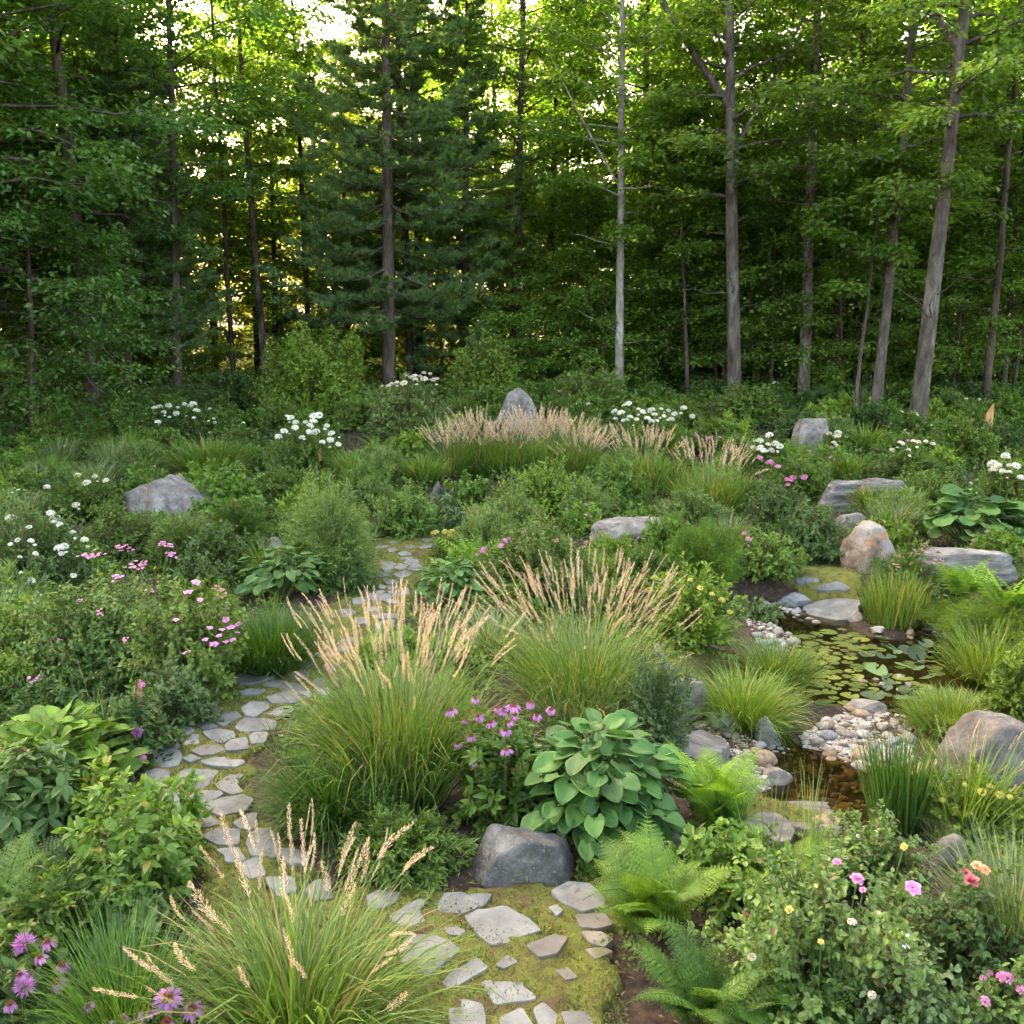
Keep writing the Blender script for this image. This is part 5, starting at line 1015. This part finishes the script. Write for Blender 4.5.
H('shrub', 'dark round shrub between light shrub and pale-crested mound', 'shrub', 362, 432, 60, 36, mat='mid')
H('shrub', 'layered leafy shrub behind the rear feather band', 'shrub', 590, 425, 90, 56, mat='mid', L=.10)
H('shrub', 'yellowish shrub just before the pointed boulder', 'shrub', 455, 440, 50, 26, mat='lime')
H('shrub', 'leafy undergrowth shrub at the foot of the thick straight trunk', 'shrub', 745, 430, 90, 44, mat='mid', L=.10)
# rotted snag near the edge
c = at1(996, 452); c[1] += .5; c[2] = T(c[0], c[1]); rg = rng_(3); m = M(); D = depth(c)
h = 44 * D / FPX; pts = [(0, 0, -.1), (.01, 0, h * .4), (.04, 0, h * .75), (.10, 0, h)]; tube(m, pts, [.13, .11, .085, .012], 9)
m.V[0] = m.V[0] * (1 + .12 * fbm(m.V[0] * 7, 3, 3)[:, None] * [1, 1, 0]); o = m.build('tree_stump', surf('rotted_wood', [(.3, (.16, .08, .03)), (.5, (.38, .21, .09)), (.7, (.55, .34, .17))], scale=6, stretch=(1, 1, .3), bump=1)); o.location = c; tag(o, 'orange-brown rotted snag with a torn pointed top by the rounded shrub', 'tree stump')

# ---- filler perennials in the gaps
PTH = [PATHW, PATH2]
def free(x, y, r):
    if any(inpoly(np.array([x + dx * r]), np.array([y + dy * r]), p)[0] for p in PTH for dx, dy in ((0, 0), (1, 0), (-1, 0), (0, 1), (0, -1))): return False
    if terrain(x, y) < terrain(x + 60, y) - .06 and y < 13: return False
    if any(((x - a) / (b_ + r)) ** 2 + ((y - c_) / (d_ + r)) ** 2 < 1.1 for a, c_, b_, d_, _ in BASINS): return False
    return all(math.hypot(x - a, y - b_) > (q * .75 + r * .55) for a, b_, q in OCC)
for o_ in list(bpy.data.objects):
    if o_.name.startswith(('boulder', 'rock')): OCC.append((o_.location.x, o_.location.y, max(o_.dimensions[0], .3) * .75 + .1 if o_.dimensions[0] else .6))
rf = rng_(42); FT = []
for k, (sp, mt, L_, hh) in enumerate([('shrub', 'mid', .07, .5), ('shrub', 'dark', .07, .55), ('willow', 'sage', .09, .55), ('herb', 'bright', .08, .42), ('lime', 'lime', .09, .40), ('herb', 'dark', .08, .45), ('sage', 'mid', .07, .5)]):
    l, wr, cv, _, tm, ex = SP[sp]; r = empty(('small_shrub', 'small_shrub', 'herb_clump', 'garden_perennial', 'garden_perennial', 'small_shrub', 'herb_clump')[k], (0, -30 - k, 0), '', 'perennial'); herb(r, 7000 + k, .42, hh, L_, wr, cv, mt, tm='r4', **ex); FT.append(r)
FLB = ['mid-green small-leaved filler plant between the named perennials', 'dark small-leaved filler plant between the named perennials', 'grey-green wispy filler plant between the named perennials', 'bright leafy filler plant between the named perennials', 'lime leafy filler plant between the named perennials', 'dark leafy filler plant between the named perennials', 'fine-stemmed filler plant between the named perennials',
 'green filler grass tuft between the named perennials', 'filler plant dotted with small white flowers between the named perennials', 'filler plant dotted with small pink flowers between the named perennials', 'low fern filling a gap between the named perennials', 'pale filler grass tuft between the named perennials']
r = empty('grass_clump', (0, -40, 0), '', 'grass clump'); grass(r, 7101, .14, .55, 1.0, .016, 420, 'grass', .7); FT.append(r)
for q_, (fk, mt) in enumerate((('white', 'mid'), ('pinkc', 'bright'))):
    l, wr, cv, _, tm, ex = SP['herb']; r = empty('garden_perennial', (0, -42 - q_, 0), '', 'perennial'); tip = herb(r, 7200 + q_, .40, .50, .08, wr, cv, mt, tm='r4', **ex)
    for j_ in range(14):
        t_ = tip[j_ * 3] * 1.04
        if t_[2] > .12: add_flower(r, fk, j_ % 3, t_, (rf.normal() * .3, rf.normal() * .3, 1), .55 + .3 * rf.random())
    FT.append(r)
r = empty('fern', (0, -45, 0), '', 'fern'); fern(r, 7300, 16, .5, 'fern', 1., False, 14, .28); FT.append(r)
r = empty('grass_clump', (0, -46, 0), '', 'grass clump'); grass(r, 7102, .14, .60, .8, .014, 380, 'grassp', .6); FT.append(r)
NF = len(FT); used = [0] * NF; cnt = 0; PS = []
for t in range(9000):
    y = 5.0 + 24 * rf.random() ** .8; x = rf.uniform(-1, 1) * (.60 * y + 1.5); s = .55 + .028 * y + rf.random() * .4
    if y < 9 and x > 1.0 and x < 4.6: continue
    if not free(x, y, .26 * s): continue
    k = int(rf.choice(NF, p=[.09, .04, .10, .14, .15, .02, .09, .10, .08, .05, .06, .08])); PS.append((x, y, s, k)); OCC.append((x, y, .36 * s)); cnt += 1
    if cnt >= 290: break
extra = 0
for t in range(3000):   # beds just outside the picture
    y = rf.uniform(1.2, 14); x = (.60 * y + .7 + rf.random() * 4.5) * rf.choice([-1, 1]); s = .75 + rf.random() * .45
    if free(x, y, .14 * s): PS.append((x, y, s, int(rf.integers(0, NF)))); OCC.append((x, y, .36 * s)); extra += 1
    if extra >= 150: break
for x, y, s, k in PS:
    loc = (x, y, T(x, y))
    if not used[k]: FT[k].location = loc; FT[k].scale = (s, s, s); FT[k]['label'] = FLB[k]; FT[k]['group'] = FLB[k].split(' between')[0] + ' group'; used[k] = 1
    else: copy_tree(FT[k], loc, rf.uniform(0, 6), s)
print('filler', cnt)

# ---- ground cover (uncountable)
gc = M(); rg = rng_(9)
def cover(n, ylo, yhi, L, mt_i, xk=.66, zmax=.08):
    y = ylo + (yhi - ylo) * rg.random(n); x = rg.uniform(-1, 1, n) * (xk * y + 1.5)
    ok = ~inpoly(x, y, PATHW) & ~inpoly(x, y, PATH2)
    for a, c_, b_, d_, _ in BASINS: ok &= ((x - a) / (b_ * 1.15)) ** 2 + ((y - c_) / (d_ * 1.15)) ** 2 > 1
    ok &= fbm(np.stack([x * .9, y * .9, 0 * x], 1), 3, 5) > -.35
    x, y = x[ok], y[ok]; P0 = np.stack([x, y, terrain(x, y)], 1); q = 7; P = np.repeat(P0, q, 0) + rg.normal(size=(len(x) * q, 3)) * [L * .8, L * .8, 0]; P[:, 2] += zmax * rg.random(len(P))
    D = rg.normal(size=P.shape); D[:, 2] = np.abs(D[:, 2]) * .6 + .2; scat(gc, 'r4', P, D, np.array([0, 0, 1.]) + rg.normal(size=P.shape) * .4, L * rg.uniform(.6, 1.2, len(P)), L * .45, np.repeat(rg.random(len(x)), q) * .6 + .4 * rg.random(len(P)), mt_i)
cover(7000, 2.0, 9, .035, 0, 1.1); cover(9000, 8, 18, .07, 0, zmax=.15); cover(9000, 17, 32, .12, 1, .75, .3)
tag(gc.build('ground_cover', [FM['mid'], FM['dark']]), kind='stuff')
lm = M(); n = 9000; x = rg.uniform(-5, 5, n); y = rg.uniform(3.2, 12, n); ok = ~inpoly(x, y, PATHW) | (rg.random(n) < .10)
x, y = x[ok], y[ok]; P = np.stack([x, y, terrain(x, y) + .022 + .018 * fbm(np.stack([x * 2.2, y * 2.2, 0 * x], 1), 3, 4) + .012 * inpoly(x, y, PATHW)], 1); D = rg.normal(size=P.shape) * [1, 1, .12]
scat(lm, 'r4', P, D, np.array([0, 0, 1.]) + rg.normal(size=P.shape) * .3, rg.uniform(.012, .045, len(P)), rg.uniform(.006, .018, len(P)), rg.random(len(P))); tag(lm.build('leaf_litter', FM['litter']), kind='stuff')
mt = M(); n = 60000; x0, y0 = PATHW.min(0); x1, y1 = PATHW.max(0); x = rg.uniform(x0, x1, n * 3); y = y0 + (y1 - y0) * rg.random(n * 3) ** 1.3; ok = inpoly(x, y, PATHW); x, y = x[ok][:n], y[ok][:n]
P = np.stack([x, y, terrain(x, y) + .024 + .018 * fbm(np.stack([x * 2.2, y * 2.2, 0 * x], 1), 3, 4)], 1); D = rg.normal(size=P.shape) * .6 + [0, 0, 1]; scat(mt, 'tri', P, D, rg.normal(size=P.shape), rg.uniform(.012, .028, len(P)), .010, np.clip(.5 + .4 * fbm(P * 6, 2, 3) + .2 * rg.normal(size=len(P)), 0, 1))
tag(mt.build('moss_tufts', FM['moss']), kind='stuff')
# ================================================================== FOREST
def tree(label, px, pyb, px2, py2, Y, r0, Hh, z0, Rm, seed, mat='tree', bark='bark', group=None, name='tree', kind='dec', **k):
    p = atY(px, pyb, Y); p[2] = T(p[0], Y); q = atY(px2, py2, Y); d = q - p
    g = (tree_geo if kind == 'dec' else pine_geo)(seed, Hh, r0, z0, Rm, p1=tuple(d), **k); r = empty(name, p, label, 'tree', group)
    g[0].build('trunk', SM[bark], r, smooth=True); g[1].build('crown', FM[mat], r); return r
tree('tall leaning grey trunk, thickest of the trees at the bright edge', 915, 440, 966, 0, 23.5, .215, 17, 6.6, 3.4, 1, 'treey', nl=40, fork=[(9.0, 2.6, .9, 4, .11)])
tree('straight thick grey tree with a high fork, behind the tan grasses', 735, 415, 728, 60, 27, .20, 18, 5.2, 3.2, 2, 'treey', nl=42, fork=[(8.2, 2.9, .95, 6.5, .11), (7.0, .4, 1.0, 5, .08)])
tree('slim grey tree rising behind the squared standing boulder', 802, 418, 820, 20, 28, .17, 18, 5.0, 3.2, 3, 'tree', nl=44)
tree('slim reddish-grey tree leaning beside the tallest trunk', 872, 450, 905, 150, 25, .14, 15, 4.4, 2.8, 4, 'treey', nl=36)
tree('pale slender birch-like tree behind the white-flowered bush', 619, 398, 621, 150, 29, .13, 17, 5.0, 3.0, 5, 'tree', 'barkp', nl=42, fork=[(6.3, 2.7, 1.0, 4.5, .04)])
tree('thin sapling trunk between the birch-like and the thick grey tree', 689, 400, 683, 240, 29, .055, 9, 3.5, 1.8, 6, 'tree', nl=24)
tree('thin crooked trunk just beside the thick straight tree', 757, 405, 744, 210, 31, .085, 13, 4.5, 2.2, 7, 'tree', nl=30)
tree('very thin sapling between the slim grey and reddish trees', 852, 445, 862, 360, 25.5, .045, 7, 3.4, 1.6, 8, 'tree', nl=20)
tree('dark half-hidden trunk near the picture edge behind the snag', 985, 405, 1002, 240, 27, .11, 15, 4.5, 3, 9, 'tree', 'barkd')
tree('dark trunk beside the tall pine toward the middle', 512, 350, 520, 150, 33, .16, 18, 5.0, 3.2, 10, 'tree', 'barkd', nl=44)
tree('dark forked tree in the glow between pine and birch-like tree', 548, 350, 550, 250, 36, .13, 16, 5.0, 2.8, 11, 'treey', 'barkd', fork=[(4.0, 2.5, 1.0, 4, .07), (4.2, .5, 1.0, 4, .07)])
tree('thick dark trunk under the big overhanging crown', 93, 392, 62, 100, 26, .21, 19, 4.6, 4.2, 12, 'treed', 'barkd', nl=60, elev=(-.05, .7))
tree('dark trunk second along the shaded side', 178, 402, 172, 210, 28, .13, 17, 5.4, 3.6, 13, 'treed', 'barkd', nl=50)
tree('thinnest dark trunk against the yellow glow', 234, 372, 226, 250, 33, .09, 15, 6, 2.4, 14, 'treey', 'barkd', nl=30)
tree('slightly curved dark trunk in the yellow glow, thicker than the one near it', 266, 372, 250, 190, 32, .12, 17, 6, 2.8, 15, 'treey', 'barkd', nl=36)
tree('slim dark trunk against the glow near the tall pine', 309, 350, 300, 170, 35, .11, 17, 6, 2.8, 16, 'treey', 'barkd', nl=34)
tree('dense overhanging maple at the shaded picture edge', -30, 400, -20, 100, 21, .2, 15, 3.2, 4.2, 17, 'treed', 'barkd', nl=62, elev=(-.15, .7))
tree('tall white pine with tiers of level boughs in the middle', 389, 405, 386, 0, 30, .21, 20, 3.0, 3.2, 20, 'needle', 'barkd', kind='pine', name='pine_tree', nper=6, whorl=.62)
tree('second pine trunk just behind the tall white pine', 412, 385, 405, 220, 33, .16, 18, 3.2, 3.0, 21, 'needle', 'barkd', kind='pine', name='pine_tree', whorl=.7)
tree('young drooping pine in the shade beside the thick dark trunk', 130, 410, 120, 140, 28, .12, 11, 2.2, 2.5, 22, 'needle', 'barkd', kind='pine', name='pine_tree', whorl=.45)
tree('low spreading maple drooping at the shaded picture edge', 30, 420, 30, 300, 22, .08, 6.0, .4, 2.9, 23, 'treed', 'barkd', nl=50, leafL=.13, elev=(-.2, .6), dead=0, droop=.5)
tree('dark pine between the tall white pine and the middle', 465, 380, 465, 150, 33, .15, 14, 1.2, 2.8, 25, 'needle', 'barkd', kind='pine', name='pine_tree', whorl=.6)
# templates for the deep forest
TM = []
for k, (Hh, r0, z0, Rm, mat, bark) in enumerate([(15, .15, 3.8, 3.0, 'tree', 'barkd'), (16.5, .18, 4.6, 3.2, 'treey', 'barkd'), (13.5, .12, 3.2, 2.8, 'tree', 'barkd'), (16, .16, 4.2, 3.1, 'treed', 'barkd')]):
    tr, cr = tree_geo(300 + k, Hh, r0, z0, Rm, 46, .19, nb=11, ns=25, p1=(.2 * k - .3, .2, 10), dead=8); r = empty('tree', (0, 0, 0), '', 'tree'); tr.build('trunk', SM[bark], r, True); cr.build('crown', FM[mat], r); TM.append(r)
for k, (Hh, Rm) in enumerate([(13, 2.5), (16, 2.8)]):
    tr, cr = pine_geo(320 + k, Hh, .15, 1.6, Rm, .75, nL=.2, nw=.024, ntuft=6, needles=8); r = empty('pine_tree', (0, 0, 0), '', 'tree'); tr.build('trunk', SM['barkd'], r, True); cr.build('crown', FM['needle'], r); TM.append(r)
US = []
SIDE = [(-19, 12.5), (-24, 11.5), (-29, 12), (17.5, 19)]  # side trees, mostly outside the frame, added to shade the garden
for k, (Hh, Rm, z0, mat) in enumerate([(5.5, 2.3, .5, 'treeu'), (7, 2.4, .9, 'treeu'), (3.6, 1.9, .25, 'treeu'), (8, 3.0, .3, 'treeg')]):
    tr, cr = tree_geo(340 + k, Hh, .055, z0, Rm, 34, .135, .66, nb=11, ns=26, p1=(.3, 0, 10), dead=0, elev=(-.05, .6), barkk=5, prof=lambda f: math.sin(math.pi * min(1, f * .8 + .2)) ** .6); r = empty('young_tree', (0, 0, 0), '', 'young tree'); tr.build('trunk', SM['barkd'], r, True); cr.build('crown', FM[mat], r); US.append(r)
first = {}
def put(r, x, y, s, lab, grp, rz):
    loc = (x, y, T(x, y) - .05)
    if r.name not in first: first[r.name] = 1; r.location = loc; r.rotation_euler = (0, 0, rz); r.scale = (s, s, s); r['label'] = lab; r['group'] = grp
    else: copy_tree(r, loc, rz, s, lab, grp)
rf = rng_(77); nt_ = 0
named = [(o.location.x, o.location.y) for o in bpy.data.objects if o.parent is None and o.get('category') == 'tree']
for Yr, dx in ((31, 4.6), (34.5, 3.9), (38, 3.7), (42, 3.7), (47, 3.9), (52, 4.1), (58, 4.6)):
    hw = .62 * Yr + 5; x = -hw + rf.random() * dx
    while x < hw:
        y = Yr + rf.normal() * .9; xx = x + rf.normal() * .6
        if all(math.hypot(xx - a, y - b_) > 2.2 for a, b_ in named) and not (Yr < 33 and abs(xx) < 12 and rf.random() < .45):
            if -.34 * y < xx < .06 * y and rf.random() < .28: x += dx; continue
            left = xx < -.02 * y; k = int(rf.choice(6, p=([.2, .28, .14, .22, .08, .08] if left else [.3, .25, .22, .15, .04, .04])))
            if Yr > 45 and k == 3: k = 1
            put(TM[k], xx, y, rf.uniform(.85, 1.15), 'dark pine standing deep in the forest behind the front trees' if k > 3 else 'leafy tree added beside the garden to keep the sun off it', 'deep forest pines' if k > 3 else 'deep forest trees', rf.uniform(0, 6.28)); nt_ += 1
        x += dx * rf.uniform(.8, 1.2)
for q_ in range(46): SIDE.append((-14.5 - .35 * max(0, (q_ // 6) * 2.2) * 0 - (q_ % 6) * 3.7 - rf.random() * 1.2, 15.5 + (q_ // 6) * 2.3 + rf.random()))
for xx, y in SIDE: put(TM[int(rf.integers(0, 4))], xx, y, rf.uniform(.9, 1.1), 'leafy tree added beside the garden to keep the sun off it', 'deep forest trees', rf.uniform(0, 6.28))
print('forest', nt_)
for (lab, px, py, Y_, s, k) in [('layered maple sapling with bright leaf tiers left of the slim grey tree', 770, 410, 27.5, 1.0, 0), ('layered maple sapling with pale tiers between slim grey and leaning trunks', 838, 430, 26.5, .95, 1),
      ('bushy young maple at the picture edge behind the rounded shrub', 1010, 425, 25.5, 1.0, 1), ('young maple right behind the tallest leaning trunk', 950, 425, 27, .9, 0), ('low maple sapling behind the thick straight tree', 715, 410, 29.5, 1.0, 1),
      ('low maple sapling near the birch-like tree', 650, 405, 30, .9, 0), ('shaded sapling between pine and birch-like tree', 570, 400, 31, .9, 0), ('small low sapling behind the squared boulder', 800, 425, 29, .9, 2), ('small sapling at the foot of the birch-like tree', 600, 408, 29, 1.0, 2), ('small dark sapling among the shaded trunks', 60, 415, 25, 1.1, 2), ('broad low sapling in the shade behind the dark shrub', 165, 408, 30, 1.0, 2)]:
    Y_ = max(Y_ + 1.6, 28.5); p = atY(px, py, Y_); put(US[k], p[0], Y_, s, lab, None, rf.uniform(0, 6))
nu = 0
for Yr, dx in ((31.5, 3.4), (34, 3.0), (36.5, 3.0), (41, 3.2), (46, 3.6), (52, 4), (60, 3.6), (68, 3.4), (75, 3.4)):
    hw = .62 * Yr + 4; x = -hw + rf.random() * dx
    while x < hw:
        y = Yr + rf.normal() * .8
        if not (x < .08 * Yr and rf.random() < .5) or Yr > 45: put(US[3 if Yr > 45 else int(rf.integers(0, 3))], x, y, rf.uniform(.75, 1.25) * (1 + .3 * (Yr > 45)), 'leafy young tree in the forest understorey', 'understorey young trees', rf.uniform(0, 6.28)); nu += 1
        x += dx * rf.uniform(.75, 1.25)
print('under', nu)
uc = M(); n = 60000; y = 27 + 40 * rf.random(n) ** 1.5; x = rf.uniform(-1, 1, n) * (.62 * y + 3); P = np.stack([x, y, terrain(x, y) + rf.random(n) ** 1.5 * .75], 1); D = rf.normal(size=P.shape) * [1, 1, .4]
scat(uc, 'r4', P, D, np.array([0, 0, 1.]) + rf.normal(size=P.shape) * .35, .17 * rf.uniform(.6, 1.2, n), .10, rf.random(n)); tag(uc.build('undergrowth', FM['treed']), kind='stuff')
for o in list(bpy.data.objects):
    if o.parent is None and o.get('category') and o.name.startswith('grass_clump'): o['kind'] = 'thing'
    if 'group' in o.keys() and not o['group']: del o['group']
    for k_ in ('R_', 'H_'):
        if k_ in o.keys(): del o[k_]
